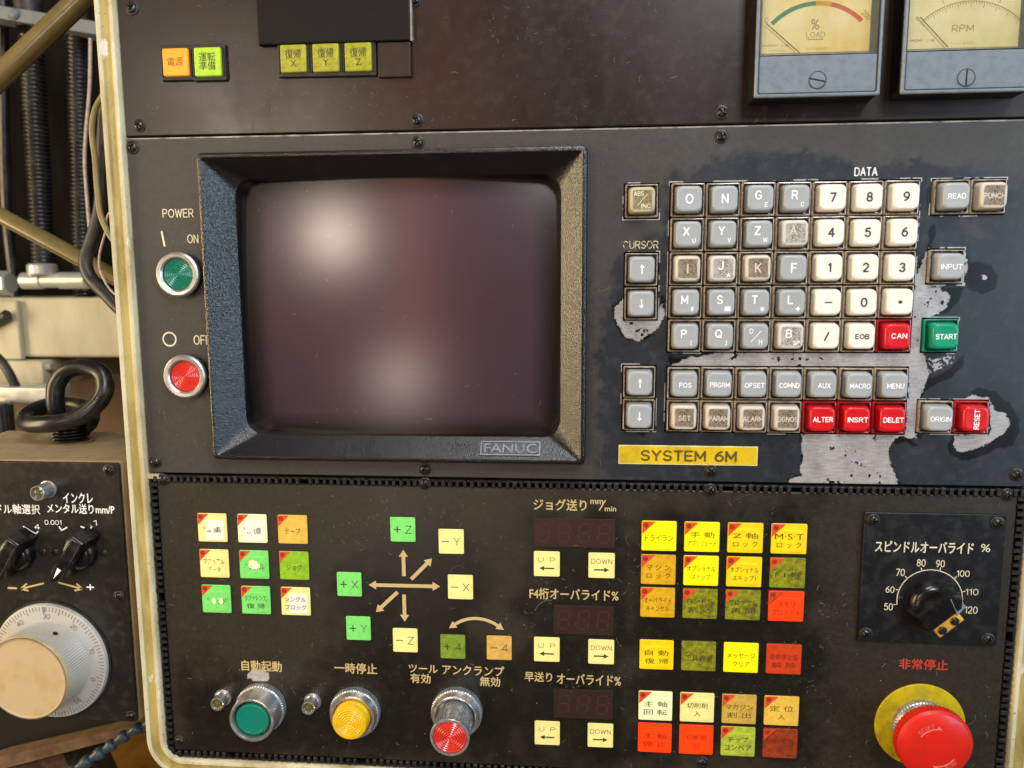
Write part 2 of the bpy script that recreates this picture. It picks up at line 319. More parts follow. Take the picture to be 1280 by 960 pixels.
# ------------------------------------------------------------------ mesh builder (mm in panel axes: x right, y up, z out of the panel)
def rr(w, h, r, n=5, cx=0., cy=0.):
    r = min(r, w/2-1e-4, h/2-1e-4); p = []
    for qx, qy, a0 in ((w/2-r, h/2-r, 0), (-w/2+r, h/2-r, 90), (-w/2+r, -h/2+r, 180), (w/2-r, -h/2+r, 270)):
        for i in range(n+1):
            a = math.radians(a0+90*i/n); p.append((cx+qx+r*math.cos(a), cy+qy+r*math.sin(a)))
    return p
class MB:
    def __init__(s): s.v = []; s.f = []
    def add(s, vs, fs):
        o = len(s.v); s.v += [tuple(v) for v in vs]; s.f += [tuple(i+o for i in f) for f in fs]; return s
    def loft(s, secs, cap0=False, cap1=True, closed=True):
        k = len(secs[0]); vs = [p for q in secs for p in q]; fs = []
        for i in range(len(secs)-1):
            for j in range(k if closed else k-1):
                a, b = i*k+j, i*k+(j+1) % k; fs.append((a, b, b+k, a+k))
        if cap0: fs.append(tuple(range(k-1, -1, -1)))
        if cap1: fs.append(tuple(range((len(secs)-1)*k, len(secs)*k)))
        return s.add(vs, fs)
    def slab(s, w, h, r, z0, z1, bev=.3, cx=0., cy=0., n=4):
        """rounded rectangular block with a chamfered front edge"""
        sec = lambda i, z: [(x, y, z) for x, y in rr(w-2*i, h-2*i, max(r-i, .05), n, cx, cy)]
        return s.loft([sec(0, z0), sec(0, z1-bev), sec(bev*.3, z1-bev*.3), sec(bev, z1)], True, True)
    def box(s, x0, x1, y0, y1, z0, z1):
        v = [(x, y, z) for z in (z0, z1) for x, y in ((x0, y0), (x1, y0), (x1, y1), (x0, y1))]
        return s.add(v, [(3, 2, 1, 0), (4, 5, 6, 7), (0, 1, 5, 4), (1, 2, 6, 5), (2, 3, 7, 6), (3, 0, 4, 7)])
    def lathe(s, prof, n=40, cx=0., cy=0., axis='z', knurl=None):
        """prof: (radius, height); knurl: (i0, i1, depth) rings whose radius alternates"""
        secs = []
        for i, (r, z) in enumerate(prof):
            q = []
            for j in range(n):
                a = 2*math.pi*j/n; rad = r
                if knurl and knurl[0] <= i <= knurl[1] and j % 2: rad = r-knurl[2]
                p = (rad*math.cos(a), rad*math.sin(a), z)
                if axis == 'y': p = (p[1], p[2], p[0])
                elif axis == 'x': p = (p[2], p[0], p[1])
                q.append((p[0]+cx, p[1]+cy, p[2]))
            secs.append(q)
        return s.loft(secs, prof[0][0] > .01, prof[-1][0] > .01)
    def poly(s, pts, z0, z1):
        k = len(pts)
        if sum(pts[i][0]*pts[(i+1) % k][1]-pts[(i+1) % k][0]*pts[i][1] for i in range(k)) < 0: pts = pts[::-1]
        return s.loft([[(x, y, z0) for x, y in pts], [(x, y, z1) for x, y in pts]], True, True)
    def tube(s, path, rad, n=10, caps=True):
        path = [Vector(p) for p in path]; k = len(path); secs = []
        tn = [(path[min(i+1, k-1)]-path[max(i-1, 0)]).normalized() for i in range(k)]
        up = Vector((0, 0, 1)) if abs(tn[0].z) < .9 else Vector((1, 0, 0))
        nrm = tn[0].cross(up).normalized()
        for i in range(k):
            nrm = (nrm-tn[i]*nrm.dot(tn[i])).normalized(); bi = tn[i].cross(nrm)
            r = rad[i] if isinstance(rad, (list, tuple)) else rad
            secs.append([tuple(path[i]+(nrm*math.cos(2*math.pi*j/n)+bi*math.sin(2*math.pi*j/n))*r) for j in range(n)])
        return s.loft(secs, caps, caps)
    def mesh(s, name, smooth=22.9):
        me = bpy.data.meshes.new(name)
        me.from_pydata([(x*.001, y*.001, z*.001) for x, y, z in s.v], [], s.f); me.update()
        if smooth:
            me.shade_smooth(); me.set_sharp_from_angle(angle=math.radians(smooth))
        return me
    def build(s, name, mt, parent=None, smooth=22.9, loc=(0, 0, 0)):
        return inst(name, s.mesh(name, smooth), mt, parent, loc)
def inst(name, me, mt, parent=None, loc=(0, 0, 0), rot=0.):
    o = bpy.data.objects.new(name, me); COL.objects.link(o)
    if not me.materials: me.materials.append(M[mt] if isinstance(mt, str) else mt)
    o.parent = parent; o.location = [c*.001 for c in loc]; o.rotation_euler = (0, 0, rot)
    if parent is None: o.rotation_euler = (math.pi/2, 0, 0); o.location = (loc[0]*.001, -loc[2]*.001, loc[1]*.001)
    return o
def tag(o, label, cat=None, group=None, kind=None):
    if label: o['label'] = label
    if cat: o['category'] = cat
    if group: o['group'] = group
    if kind: o['kind'] = kind
    return o
def thing(name, label, cat, x=0., y=0., z=0., group=None):
    o = bpy.data.objects.new(name, None); COL.objects.link(o); o.empty_display_size = .01
    o.location = (x*.001, -z*.001, y*.001); o.rotation_euler = (math.pi/2, 0, 0)
    return tag(o, label, cat, group)
def smoothpath(pts, k=8):
    """Catmull-Rom through the points"""
    p = [Vector(q) for q in pts]; p = [2*p[0]-p[1]]+p+[2*p[-1]-p[-2]]; out = []
    for i in range(1, len(p)-2):
        a, b, c, d = p[i-1:i+3]
        for j in range(k):
            u = j/k; out.append(.5*((2*b)+(c-a)*u+(2*a-5*b+4*c-d)*u*u+(3*b-a-3*c+d)*u**3))
    out.append(p[-2]); return out

# ------------------------------------------------------------------ lettering (meshes cut from the built-in font)
_txt = {}
def glyphs(s, bold):
    k = (s, bold)
    if k not in _txt:
        c = bpy.data.curves.new('lettering', 'FONT'); c.body = s; c.resolution_u = 3; c.offset = bold; c.align_x = 'CENTER'
        c.space_line = .92
        o = bpy.data.objects.new('lettering', c); COL.objects.link(o)
        dg = bpy.context.evaluated_depsgraph_get(); e = o.evaluated_get(dg); me = e.to_mesh()
        v = np.array([p.co[:2] for p in me.vertices]); f = [tuple(p.vertices) for p in me.polygons]
        e.to_mesh_clear(); bpy.data.objects.remove(o); bpy.data.curves.remove(c)
        lo, hi = v.min(0), v.max(0); _txt[k] = ((v-(lo+hi)/2), hi-lo, f)
    return _txt[k]
# engraver's single-stroke capitals and figures: polylines on a unit-high cell
def _arc(cx, cy, rx, ry, a0, a1, n=9): return [(cx+rx*math.cos(math.radians(a0+(a1-a0)*i/n)), cy+ry*math.sin(math.radians(a0+(a1-a0)*i/n))) for i in range(n+1)]
_c = lambda w, r, a0, a1: _arc(w/2, 1-r, w/2, r, a0, 180)+_arc(w/2, r, w/2, r, 180, a1)
_o = lambda w, r: _arc(w/2, 1-r, w/2, r, 0, 180)+_arc(w/2, r, w/2, r, 180, 360)+[(w, 1-r)]
_p = [(0, 0), (0, 1), (.36, 1)]+_arc(.36, .74, .26, .26, 90, -90)+[(0, .48)]
STR = {'A': (.72, [[(0, 0), (.36, 1), (.72, 0)], [(.12, .33), (.60, .33)]]), 'B': (.64, [[(0, 0), (0, 1), (.36, 1)]+_arc(.36, .76, .24, .24, 90, -90)+[(0, .52)], [(.36, .52)]+_arc(.38, .26, .26, .26, 90, -90)+[(0, 0)]]),
 'C': (.70, [_c(.70, .42, 35, 325)]), 'D': (.68, [[(0, 0), (0, 1), (.30, 1)]+_arc(.30, .62, .38, .38, 90, 0, 6)+_arc(.30, .38, .38, .38, 0, -90, 6)+[(0, 0)]]), 'E': (.56, [[(.56, 1), (0, 1), (0, 0), (.56, 0)], [(0, .52), (.48, .52)]]),
 'F': (.54, [[(.54, 1), (0, 1), (0, 0)], [(0, .52), (.46, .52)]]), 'G': (.72, [_c(.72, .43, 40, 350)+[(.72, .46), (.42, .46)]]), 'H': (.64, [[(0, 0), (0, 1)], [(.64, 0), (.64, 1)], [(0, .5), (.64, .5)]]), 'I': (.02, [[(.01, 0), (.01, 1)]]),
 'J': (.52, [[(.52, 1)]+_arc(.26, .28, .26, .28, 0, -170)]), 'K': (.62, [[(0, 0), (0, 1)], [(.60, 1), (0, .38)], [(.20, .58), (.62, 0)]]), 'L': (.54, [[(0, 1), (0, 0), (.54, 0)]]), 'M': (.76, [[(0, 0), (0, 1), (.38, .25), (.76, 1), (.76, 0)]]), 'N': (.64, [[(0, 0), (0, 1), (.64, 0), (.64, 1)]]),
 'O': (.76, [_o(.76, .46)]), 'P': (.62, [_p]), 'Q': (.76, [_o(.76, .46), [(.46, .28), (.76, -.04)]]), 'R': (.64, [_p, [(.34, .48), (.64, 0)]]), 'S': (.62, [_arc(.31, .745, .29, .255, 25, 270)+_arc(.31, .25, .31, .25, 85, -155)]), 'T': (.62, [[(0, 1), (.62, 1)], [(.31, 1), (.31, 0)]]),
 'U': (.64, [[(0, 1)]+_arc(.32, .34, .32, .34, 180, 360)+[(.64, 1)]]), 'V': (.68, [[(0, 1), (.34, 0), (.68, 1)]]), 'W': (.92, [[(0, 1), (.22, 0), (.46, .9), (.70, 0), (.92, 1)]]), 'X': (.66, [[(0, 0), (.66, 1)], [(0, 1), (.66, 0)]]), 'Y': (.66, [[(0, 1), (.33, .48), (.66, 1)], [(.33, .48), (.33, 0)]]),
 'Z': (.62, [[(0, 1), (.62, 1), (0, 0), (.62, 0)]]), '0': (.60, [_o(.60, .38)]), '1': (.24, [[(0, .80), (.22, 1), (.22, 0)]]), '2': (.60, [_arc(.30, .70, .29, .30, 165, -35)+[(0, 0), (.60, 0)]]), '3': (.60, [_arc(.29, .765, .27, .235, 155, -90)+_arc(.29, .265, .31, .265, 90, -155)]),
 '4': (.66, [[(.48, 0), (.48, 1), (0, .30), (.66, .30)]]), '5': (.60, [[(.54, 1), (.10, 1), (.05, .54)]+_arc(.28, .33, .32, .33, 125, -150)]), '6': (.60, [_arc(.30, .31, .30, .31, 0, 360, 16), [(.0, .34), (.08, .66), (.22, .86), (.48, 1)]]), '7': (.58, [[(0, 1), (.58, 1), (.18, 0)]]),
 '8': (.60, [_arc(.30, .765, .25, .235, 0, 360, 14), _arc(.30, .265, .30, .265, 0, 360, 14)]), '9': (.60, [_arc(.30, .69, .30, .31, 0, 360, 16), [(.60, .66), (.52, .34), (.38, .14), (.12, 0)]]),
 '+': (.56, [[(0, .5), (.56, .5)], [(.28, .22), (.28, .78)]]), '/': (.44, [[(0, 0), (.44, 1)]]), '=': (.5, [[(0, .36), (.5, .36)], [(0, .64), (.5, .64)]]), '[': (.22, [[(.22, 1), (0, 1), (0, 0), (.22, 0)]]), ']': (.22, [[(0, 1), (.22, 1), (.22, 0), (0, 0)]]),
 '#': (.6, [[(.12, 0), (.24, 1)], [(.36, 0), (.48, 1)], [(0, .34), (.56, .34)], [(.04, .66), (.60, .66)]]), '*': (.5, [[(.25, .2), (.25, .8)], [(0, .34), (.5, .66)], [(0, .66), (.5, .34)]]), '%': (.86, [_arc(.18, .78, .18, .22, 0, 360, 12), _arc(.68, .22, .18, .22, 0, 360, 12), [(.12, 0), (.74, 1)]]),
 '.': (.02, [[(0, .0), (.01, .02)]]), ' ': (.34, []), '-': (.5, [[(0, .5), (.5, .5)]])}
def stroke_text(s, cx, cy, w, h, z, rot, wt):
    x = 0.; pl = []
    for ch in s:
        gw_, ls = STR[ch]; pl += [[(x+a, b) for a, b in q] for q in ls]; x += gw_+.26
    xs = [a for q in pl for a, b in q]; ys = [b for q in pl for a, b in q]; x0, x1, y0, y1 = min(xs), max(xs), min(ys), max(ys)
    if h is None: h = (y1-y0)/max(x1-x0, .1)*w
    t_ = wt*h*(1. if y1-y0 > .8 else 1/max(y1-y0, .35)); sy = (h-t_)/max(y1-y0, .05) if y1-y0 > .05 else h
    if y1-y0 < .05: t_ = h
    sx = (w-t_)/(x1-x0) if w and x1-x0 > .05 else sy
    mb = MB(); r = t_/2; c, sn = math.cos(rot), math.sin(rot); zz = z; mx, my = (x0+x1)/2, (y0+y1)/2
    def put(vs, f):
        mb.add([(cx+a*c-b*sn, cy+a*sn+b*c, zz) for a, b in vs], [f])
    for q in pl:
        q = [((a-mx)*sx, (b-my)*sy) for a, b in q]
        for i, (a, b) in enumerate(zip(q[:-1], q[1:])):
            dx, dy = b[0]-a[0], b[1]-a[1]; L = math.hypot(dx, dy) or 1e-6; nx, ny = -dy/L*r, dx/L*r
            put([(a[0]+nx, a[1]+ny), (a[0]-nx, a[1]-ny), (b[0]-nx, b[1]-ny), (b[0]+nx, b[1]+ny)], (0, 1, 2, 3)); zz += .0012
        for i, p in enumerate(q):
            if 0 < i < len(q)-1 and len(q) > 7 and i % 3: continue
            put([(p[0]+r*math.cos(k*math.pi/4), p[1]+r*math.sin(k*math.pi/4)) for k in range(8)], tuple(range(8))); zz += .0012
    return mb
def txt(parent, s, cx, cy, w, h, z, mt, rot=0., bold=.012, name='lettering'):
    if all(ch in STR for ch in s): return stroke_text(s, cx, cy, w, h, z, rot, .085+2*max(bold, 0)).build(name, mt, parent, 0)
    v, sz, f = glyphs(s, 0)
    sx = w/max(sz[0], 1e-6) if w else None; sy = h/max(sz[1], 1e-6) if h else None
    if sx is None: sx = sy
    if sy is None: sy = sx
    q = v*np.array([sx, sy]); c, sn = math.cos(rot), math.sin(rot); mb = MB(); e = bold*sy*1.0
    for k in ((-e, 0, 0), (e, 0, .006), (0, e*.8, .012), (0, -e*.8, .018)) if bold > 0 else ((0, 0, 0),):
        mb.add([(cx+(a+k[0])*c-(b+k[1])*sn, cy+(a+k[0])*sn+(b+k[1])*c, z+k[2]) for a, b in q], f)
    return mb.build(name, mt, parent, 0)
def txtp(parent, s, x0, y0, x1, y1, z, mt, ox=0., oy=0., bold=.012, name='lettering'):
    cx, cy, w, h = PR(x0, y0, x1, y1, z); return txt(parent, s, cx-ox, cy-oy, w, h, z, mt, 0., bold, name)

# ------------------------------------------------------------------ numpy helpers for wear masks
NR = np.random.RandomState(3)
def vnoise(x, y, cell, seed):
    r = np.random.RandomState(seed).rand(256, 256)
    u, v = x/cell+500, y/cell+500; i, j = np.floor(u).astype(int), np.floor(v).astype(int); a, b = u-i, v-j
    a, b = a*a*(3-2*a), b*b*(3-2*b); g = lambda p, q: r[p % 256, q % 256]
    return (g(i, j)*(1-a)+g(i+1, j)*a)*(1-b)+(g(i, j+1)*(1-a)+g(i+1, j+1)*a)*b-.5
def fbm(x, y, cell, seed): return sum(vnoise(x, y, cell/2**k, seed+k)/1.7**k for k in range(4))
def sdf(x, y, poly):
    d = np.full(x.shape, 1e9); inside = np.zeros(x.shape, bool); k = len(poly)
    for i in range(k):
        (ax, ay), (bx, by) = poly[i], poly[(i+1) % k]; ex, ey = bx-ax, by-ay
        tt = np.clip(((x-ax)*ex+(y-ay)*ey)/(ex*ex+ey*ey+1e-9), 0, 1)
        d = np.minimum(d, (x-ax-tt*ex)**2+(y-ay-tt*ey)**2)
        cr = ((ay > y) != (by > y)) & (x < (bx-ax)*(y-ay)/(by-ay+1e-12)+ax); inside ^= cr
    d = np.sqrt(d); return np.where(inside, -d, d)
def sstep(a, b, x): t_ = np.clip((x-a)/(b-a), 0, 1); return t_*t_*(3-2*t_)
def plate(name, x0, x1, y0, y1, mt, parent, step, holes=(), fine=None, masks=None, thick=3., bev=.6):
    """panel plate as a grid with real cut-outs, folded edges and point colours for wear"""
    def axis(a, b, ed, f):
        n = max(2, int((b-a)/step)+1); p = list(np.linspace(a, b, n))
        if f: p = [q for q in p if q < f[0] or q > f[1]]+list(np.arange(max(a, f[0]), min(b, f[1]), f[2]))
        p = sorted(set(round(q, 3) for q in p+[a, b, a+bev, b-bev]+list(ed))); out = [p[0]]
        for q in p[1:]:
            if q-out[-1] > .06 or any(abs(q-e) < 1e-3 for e in ed): out.append(q)
        return np.array(out)
    ex = [round(e, 3) for h in holes for e in (h[0], h[1])]; ey = [round(e, 3) for h in holes for e in (h[2], h[3])]
    xs = axis(x0, x1, ex, fine and fine[0]); ys = axis(y0, y1, ey, fine and fine[1])
    X, Y = np.meshgrid(xs, ys); nx, ny = len(xs), len(ys)
    Z = np.zeros_like(X); e = np.minimum(np.minimum(X-x0, x1-X), np.minimum(Y-y0, y1-Y)); Z[e < bev*.5] = -bev
    V = np.stack([X.ravel(), Y.ravel(), Z.ravel()], 1)*.001
    cx, cy = (xs[1:]+xs[:-1])/2, (ys[1:]+ys[:-1])/2
    keep = np.ones((ny-1, nx-1), bool)
    for h in holes: keep &= ~(((cx > h[0]) & (cx < h[1]))[None, :] & ((cy > h[2]) & (cy < h[3]))[:, None])
    J, I = np.nonzero(keep); a = J*nx+I
    F = np.stack([a, a+1, a+1+nx, a+nx], 1)
    ev, ef = [], []; base = len(V)
    def wall(ax, ay, bx, by, zt, zb):
        o = base+len(ev); ev.extend([(ax, ay, zt), (bx, by, zt), (bx, by, zb), (ax, ay, zb)]); ef.append((o, o+1, o+2, o+3))
    for h in holes:
        for q in ((h[0], h[2], h[0], h[3]), (h[0], h[3], h[1], h[3]), (h[1], h[3], h[1], h[2]), (h[1], h[2], h[0], h[2])): wall(*q, 0, -thick)
    for q in ((x0, y1, x0, y0), (x1, y1, x0, y1), (x1, y0, x1, y1), (x0, y0, x1, y0)): wall(*q, -bev, -thick)
    V2 = np.array(ev)*.001
    me = bpy.data.meshes.new(name); me.from_pydata(np.vstack([V, V2]), [], [tuple(f) for f in F.tolist()]+ef); me.update()
    if masks:
        col = np.zeros((len(V)+len(V2), 4), np.float32); col[:len(V), :3] = masks(X.ravel(), Y.ravel()); col[:, 3] = 1
        at = me.color_attributes.new('wear', 'FLOAT_COLOR', 'POINT'); at.data.foreach_set('color', col.ravel())
    return inst(name, me, mt, parent)

M['badge_letters'] = mat('badge_lettering', lin('7c7f84'), .35, dirt=lin('4c4e52'), damt=.4, dscale=200, bump=.2)
M['satin_plate'] = mat('satin_black_plate', lin('121316'), .33, dirt=lin('2e2b26'), damt=.5, dscale=120, bump=.1)
M['rust_ink'] = mat('dark_red_print', lin('8a1f08'), .5, dirt=lin('6a1806'), damt=.4, dscale=300)
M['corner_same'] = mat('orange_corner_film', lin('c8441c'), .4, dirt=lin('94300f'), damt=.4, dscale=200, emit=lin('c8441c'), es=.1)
M['pendant_case'] = mat('grimy_cream_case', lin('8f7f60'), .45, dirt=lin('5a4a34'), damt=.45, dscale=50, dlo=.35, dhi=.65)
M['worn_white2'] = worn_ink('chipped_white_print', lin('f0efe8'), .36, .44)
M['loop_rubber'] = mat('black_rubber_loop', lin('16171a'), .3, dirt=lin('4a4230'), damt=.6, dscale=60, dlo=.5, dhi=.7)

# ================================================================== THE PLACE
XL, XR, YT, YB = -267., 258., 215., -309.       # opening of the cabinet rim
SEAM1, SEAM2 = 86.4, -117.6                      # joints between the three panels

# ------------------------------------------------------------------ background behind the cabinet (structure)
def bg_wall():
    x0, y0 = P(-260, -300, -430); x1, y1 = P(1900, 1300, -430)
    mb = MB(); mb.box(x0, x1, y1, y0, -440, -430)
    return tag(mb.build('wall', 'wall_green'), 'dark olive machine wall behind the hoses', None, None, 'structure')
M['wall_green'] = mat('grimy_olive_wall', lin('100f0b'), .8, spec=.1, dirt=lin('070605'), damt=.9, dscale=14, dlo=.35, dhi=.65, stretch=(3, .6, 1))
M['floor_brown'] = mat('brown_oily_floor', lin('8a6222'), .4, dirt=lin('5e4014'), damt=.7, dscale=60, dlo=.35, dhi=.65)
M['board'] = mat('brown_board', lin('54381c'), .6, dirt=lin('3c2814'), damt=.7, dscale=16)
M['beam'] = mat('cream_casting', lin('b4b098'), .45, dirt=lin('958c68'), damt=.7, dscale=18, dlo=.4, dhi=.7, stretch=(2, .5, 1))
M['hose'] = mat('black_hose', lin('17191c'), .3, dirt=lin('3a382f'), damt=.5, dscale=60)
M['olive_tube'] = mat('olive_lacquered_tube', lin('716238'), .32, dirt=lin('4c4020'), damt=.7, dscale=40, coat=.4)
M['grey_bar'] = mat('grey_bracket', lin('6c7478'), .5, dirt=lin('454b4e'), damt=.5, dscale=30)
M['silver'] = mat('machined_steel', lin('c6c8c4'), .3, .6, dirt=lin('8a8470'), damt=.2, dscale=80)
M['cable'] = mat('black_cable', lin('202022'), .42, dirt=lin('514a3c'), damt=.5, dscale=90)
M['wire'] = mat('braided_wire', lin('b8aaa0'), .45, .3, dirt=lin('6e6054'), damt=.6, dscale=300)
M['ivory_wire'] = mat('yellowed_tube', lin('857a50'), .35, dirt=lin('7a6c3a'), damt=.5, dscale=90)
M['coolant'] = mat('slate_blue_hose', lin('3c4f56'), .35, dirt=lin('252b2c'), damt=.7, dscale=120)
M['ledge'] = mat('tan_ledge', lin('7a6246'), .5, dirt=lin('3e2c1a'), damt=.7, dscale=45, dlo=.4, dhi=.62)
M['sump'] = mat('oily_sump', lin('3a2a1e'), .35, dirt=lin('5e463a'), damt=.6, dscale=110)
M['stained'] = enamel('yellow_stained_enamel', lin('b8a764'), lin('7c6626'), .9)
bg_wall()
def pts3(l): return [(*P(x, y, d), d) for x, y, d in l]
def bgbox(name, x0, y0, x1, y1, d, depth, mt, label, cat, group=None, bev=2., r=1.5):
    cx, cy, w, h = PR(x0, y0, x1, y1, d)
    mb = MB(); mb.slab(w, h, r, d-depth, d, bev, cx, cy)
    o = mb.build(name, mt); tag(o, label, cat, group); return o
# brown board below the casting, floor under the pendant
o = bgbox('board', -250, 430, 700, 640, -400, 20, 'board', 'brown board low on the machine behind the black eyebolt', 'board')
fx0, fy0 = P(-400, 1000, -60); 
mb = MB(); x0, y0 = P(-500, 1060, -120); x1, y1 = P(1900, 880, -425)
mb.add([(x0-200, y0-20, 0), (x1+200, y0-20, 0), (x1+200, y0+10, -425), (x0-200, y0+10, -425)], [(0, 1, 2, 3)])
tag(mb.build('floor', 'floor_brown'), 'oily brown floor under the pendant', None, None, 'structure')
# cream casting across the back
bm_ = thing('machine_casting', 'long cream painted machine casting behind the cabinet rim', 'casting')
cx, cy, w, h = PR(-260, 372, 520, 447, -280)
MB().slab(w, h, 3, -400, -280, 3, cx, cy).build('body', 'beam', bm_)
cx2, cy2, w2, h2 = PR(-260, 376, 26, 449, -276)
MB().slab(w2, h2, 2, -279.5, -274, 2, cx2, cy2).build('face_plate', 'beam', bm_)
qx, qy = P(3, 398, -268); MB().tube(pts3([(-16, 408, -270), (2, 398, -268), (9, 393, -266)]), 5).build('handle', 'cable', bm_)
# white clamp and silver bar under it
cl = thing('clamp_block', 'small white clamp block with a pin under the cream casting', 'clamp')
cx, cy, w, h = PR(-120, 451, 54, 486, -268); MB().slab(w, h, 4, -400, -268, 2, cx, cy).build('block', 'beam', cl)
qx, qy = P(50, 458, -275); MB().lathe([(4, 0), (4, 12), (3, 13)], 20, qx, qy, 'x').build('pin', 'beam', cl, loc=(0, 0, -275))
o = bgbox('steel_bar', -140, 484, 62, 504, -225, 30, 'silver', 'bright machined steel bar beside the black eyebolt', 'bar')
o = MB().tube(smoothpath(pts3([(-30, 430, -238), (-4, 446, -236), (10, 464, -234), (20, 484, -236)])), 4.2).build('black_pipe', 'cable')
tag(o, 'thin bent black pipe over the white clamp block', 'pipe')
cx, cy = P(2, 535, -215)
o = MB().lathe([(11, 0), (11, 52), (9, 54)], 36, 0, 0, 'y', (0, 1, .6)).build('knurled_grip', 'cable', None, loc=(cx, cy-30, -215))
tag(o, 'brown knurled grip below the machined steel bar', 'grip')
# fittings on the casting
ft = thing('pneumatic_fitting', 'chrome pneumatic coupling lying on the cream casting', 'fitting')
(ax, ay), (bx, by) = P(28, 351, -300), P(112, 352, -300); r = 8.6
MB().lathe([(r*.8, 0), (r, 1.5), (r, 22), (r*.86, 23), (r*.86, 40), (r, 41), (r, bx-ax-2), (r*.8, bx-ax)], 28, 0, 0, 'x').build('barrel', 'silver', ft, loc=(ax, ay, -300))
(cx, cy) = P(8, 354, -300); MB().lathe([(11, 0), (12.5, 1.5), (12.5, 14), (11, 16)], 6, 0, 0, 'x').build('nut', 'silver', ft, 20, loc=(cx-11, cy, -300))
(cx, cy) = P(53, 337, -300); MB().lathe([(12, -6), (14, -4), (14, 4), (12, 6)], 28, 0, 0, 'y').build('collar', 'silver', ft, loc=(cx, cy, -300))
# grey bracket with rivet
gb = thing('hose_bracket', 'grey steel hose bracket with a round rivet at the top', 'bracket')
MB().poly([P(-60, -3, -300), P(0, 7, -300), P(150, 32, -300), P(260, 52, -300), P(260, 70, -300), P(150, 48, -300), P(0, 23, -300), P(-60, 13, -300)], -330, -300).build('bar', 'grey_bar', gb, 20)
(cx, cy) = P(18, 18, -300); MB().lathe([(5.5, -1), (5.2, 2), (3.5, 3.6), (0, 4)], 24, cx, cy).build('rivet', 'grey_bar', gb, loc=(0, 0, -300))
# corrugated hoses
def hose(xa, ya, xb, yb, d, rad, pitch, label, hat=True):
    (ax, ay), (bx, by) = P(xa, ya, d), P(xb, yb, d); L = math.hypot(bx-ax, by-ay); n = int(L/pitch)
    t_ = thing('corrugated_hose', label, 'hose', 0, 0, 0)
    prof = []
    for i in range(n):
        for u, r in ((0, .84), (.3, 1.), (.6, 1.), (.9, .84)): prof.append((rad*r, (i+u)*pitch))
    o = MB().lathe(prof, 20, 0, 0, 'y').build('corrugated_sleeve', 'hose', t_, 60, (bx, by, d)); o.rotation_euler = (0, 0, -math.atan2(ax-bx, ay-by))
    if hat:
        o = MB().lathe([(rad*1.05, 0), (rad*1.12, 1), (rad*1.12, 46), (rad, 48)], 28, 0, 0, 'y').build('ferrule', 'cable', t_, loc=(ax, ay+2, d))
    return t_
hose(38, 38, 55, 334, -318, 11.5, 4.2, 'black corrugated hose rising from the chrome collar')
hose(98, 42, 106, 370, -330, 11.5, 4.2, 'black corrugated hose next to the braided wire')
o = MB().tube(smoothpath(pts3([(3, -60, -345), (4, 100, -345), (8, 260, -345), (20, 372, -345)])), 5.5).build('smooth_hose', 'hose')
tag(o, 'smooth black hose without ribs beside a corrugated hose', 'hose')
o = MB().tube(smoothpath(pts3([(113, 48, -300), (112, 110, -300), (106, 190, -300), (109, 250, -300), (116, 330, -300)])), 1.7).build('braided_wire', 'wire')
tag(o, 'thin pale braided wire hanging beside a corrugated hose', 'wire')
# olive tubes, cables
o = MB().tube(pts3([(-60, 153, -120), (40, 58, -120), (260, -153, -120)]), 8.2, 24).build('conduit_tube', 'olive_tube')
tag(o, 'olive lacquered tube slanting up towards the cabinet rim', 'tube')
o = MB().tube(pts3([(-80, 226, -130), (52, 297, -130), (420, 495, -130)]), 6.2, 24).build('conduit_tube', 'olive_tube')
tag(o, 'olive lacquered tube slanting down behind the black cable', 'tube')
o = MB().tube(smoothpath(pts3([(150, -30, -70), (140, 60, -72), (131, 150, -74), (128, 215, -75), (125, 262, -75), (115, 300, -74), (107, 325, -72), (113, 347, -70), (131, 366, -66), (165, 398, -62), (240, 440, -58)])), 4.6, 18).build('black_cable', 'cable')
tag(o, 'thick black cable kinked against the cabinet rim', 'cable')
o = MB().tube(smoothpath(pts3([(200, 70, -58), (140, 108, -60), (127, 122, -64), (118, 140, -66), (115, 165, -66), (119, 200, -66), (122, 240, -64), (128, 275, -62), (150, 310, -60), (200, 350, -58)])), 2.0, 12).build('thin_tube', 'ivory_wire')
tag(o, 'thin yellowed tube looping beside the cabinet rim', 'tube')
o = MB().tube(smoothpath(pts3([(200, 215, -58), (140, 262, -62), (132, 290, -64), (124, 322, -66), (128, 345, -66), (150, 372, -62), (220, 400, -58)])), .8, 8).build('thin_wire', 'wire')
tag(o, 'thin pinkish wire beside the kinked black cable', 'wire')
# ledge and coolant hose below the pendant
lg = thing('tray_ledge', 'stained tan ledge of the tray under the handwheel pendant', 'ledge')
MB().poly([P(-140, 990, -90), P(0, 946, -90), P(190, 902, -90), P(190, 912, -90), P(0, 962, -90), P(-140, 1010, -90)], -104, -90).build('rim', 'ledge', lg)
MB().poly([P(-160, 890, -110), P(186, 890, -110), P(186, 914, -110), P(0, 962, -110), P(-160, 1010, -110)], -150, -110).build('dark_gap_block', 'gap', lg)  # solid black block painting the shade in the gap under the pendant
MB().poly([P(-140, 1000, -95), P(0, 956, -95), P(75, 935, -95), P(110, 1010, -95), P(-140, 1100, -95)], -140, -95).build('tray', 'sump', lg)
ch = thing('coolant_hose', 'slate blue jointed coolant hose under the pendant', 'coolant hose')
cp = pts3([(196, 900, -78), (178, 908, -76), (160, 917, -72), (144, 928, -68), (130, 938, -64), (114, 948, -60), (97, 960, -56), (78, 974, -52)])
for a, b in zip(cp[:-1], cp[1:]):
    a, b = Vector(a), Vector(b); dv = b-a
    MB().tube([a, a+dv*.12, a+dv*.3, a+dv*.62, a+dv*.75, a+dv*1.06], [2.6, 4.4, 4.9, 4.2, 3.2, 2.7], 18).build('joint_segment', 'coolant', ch, 50)

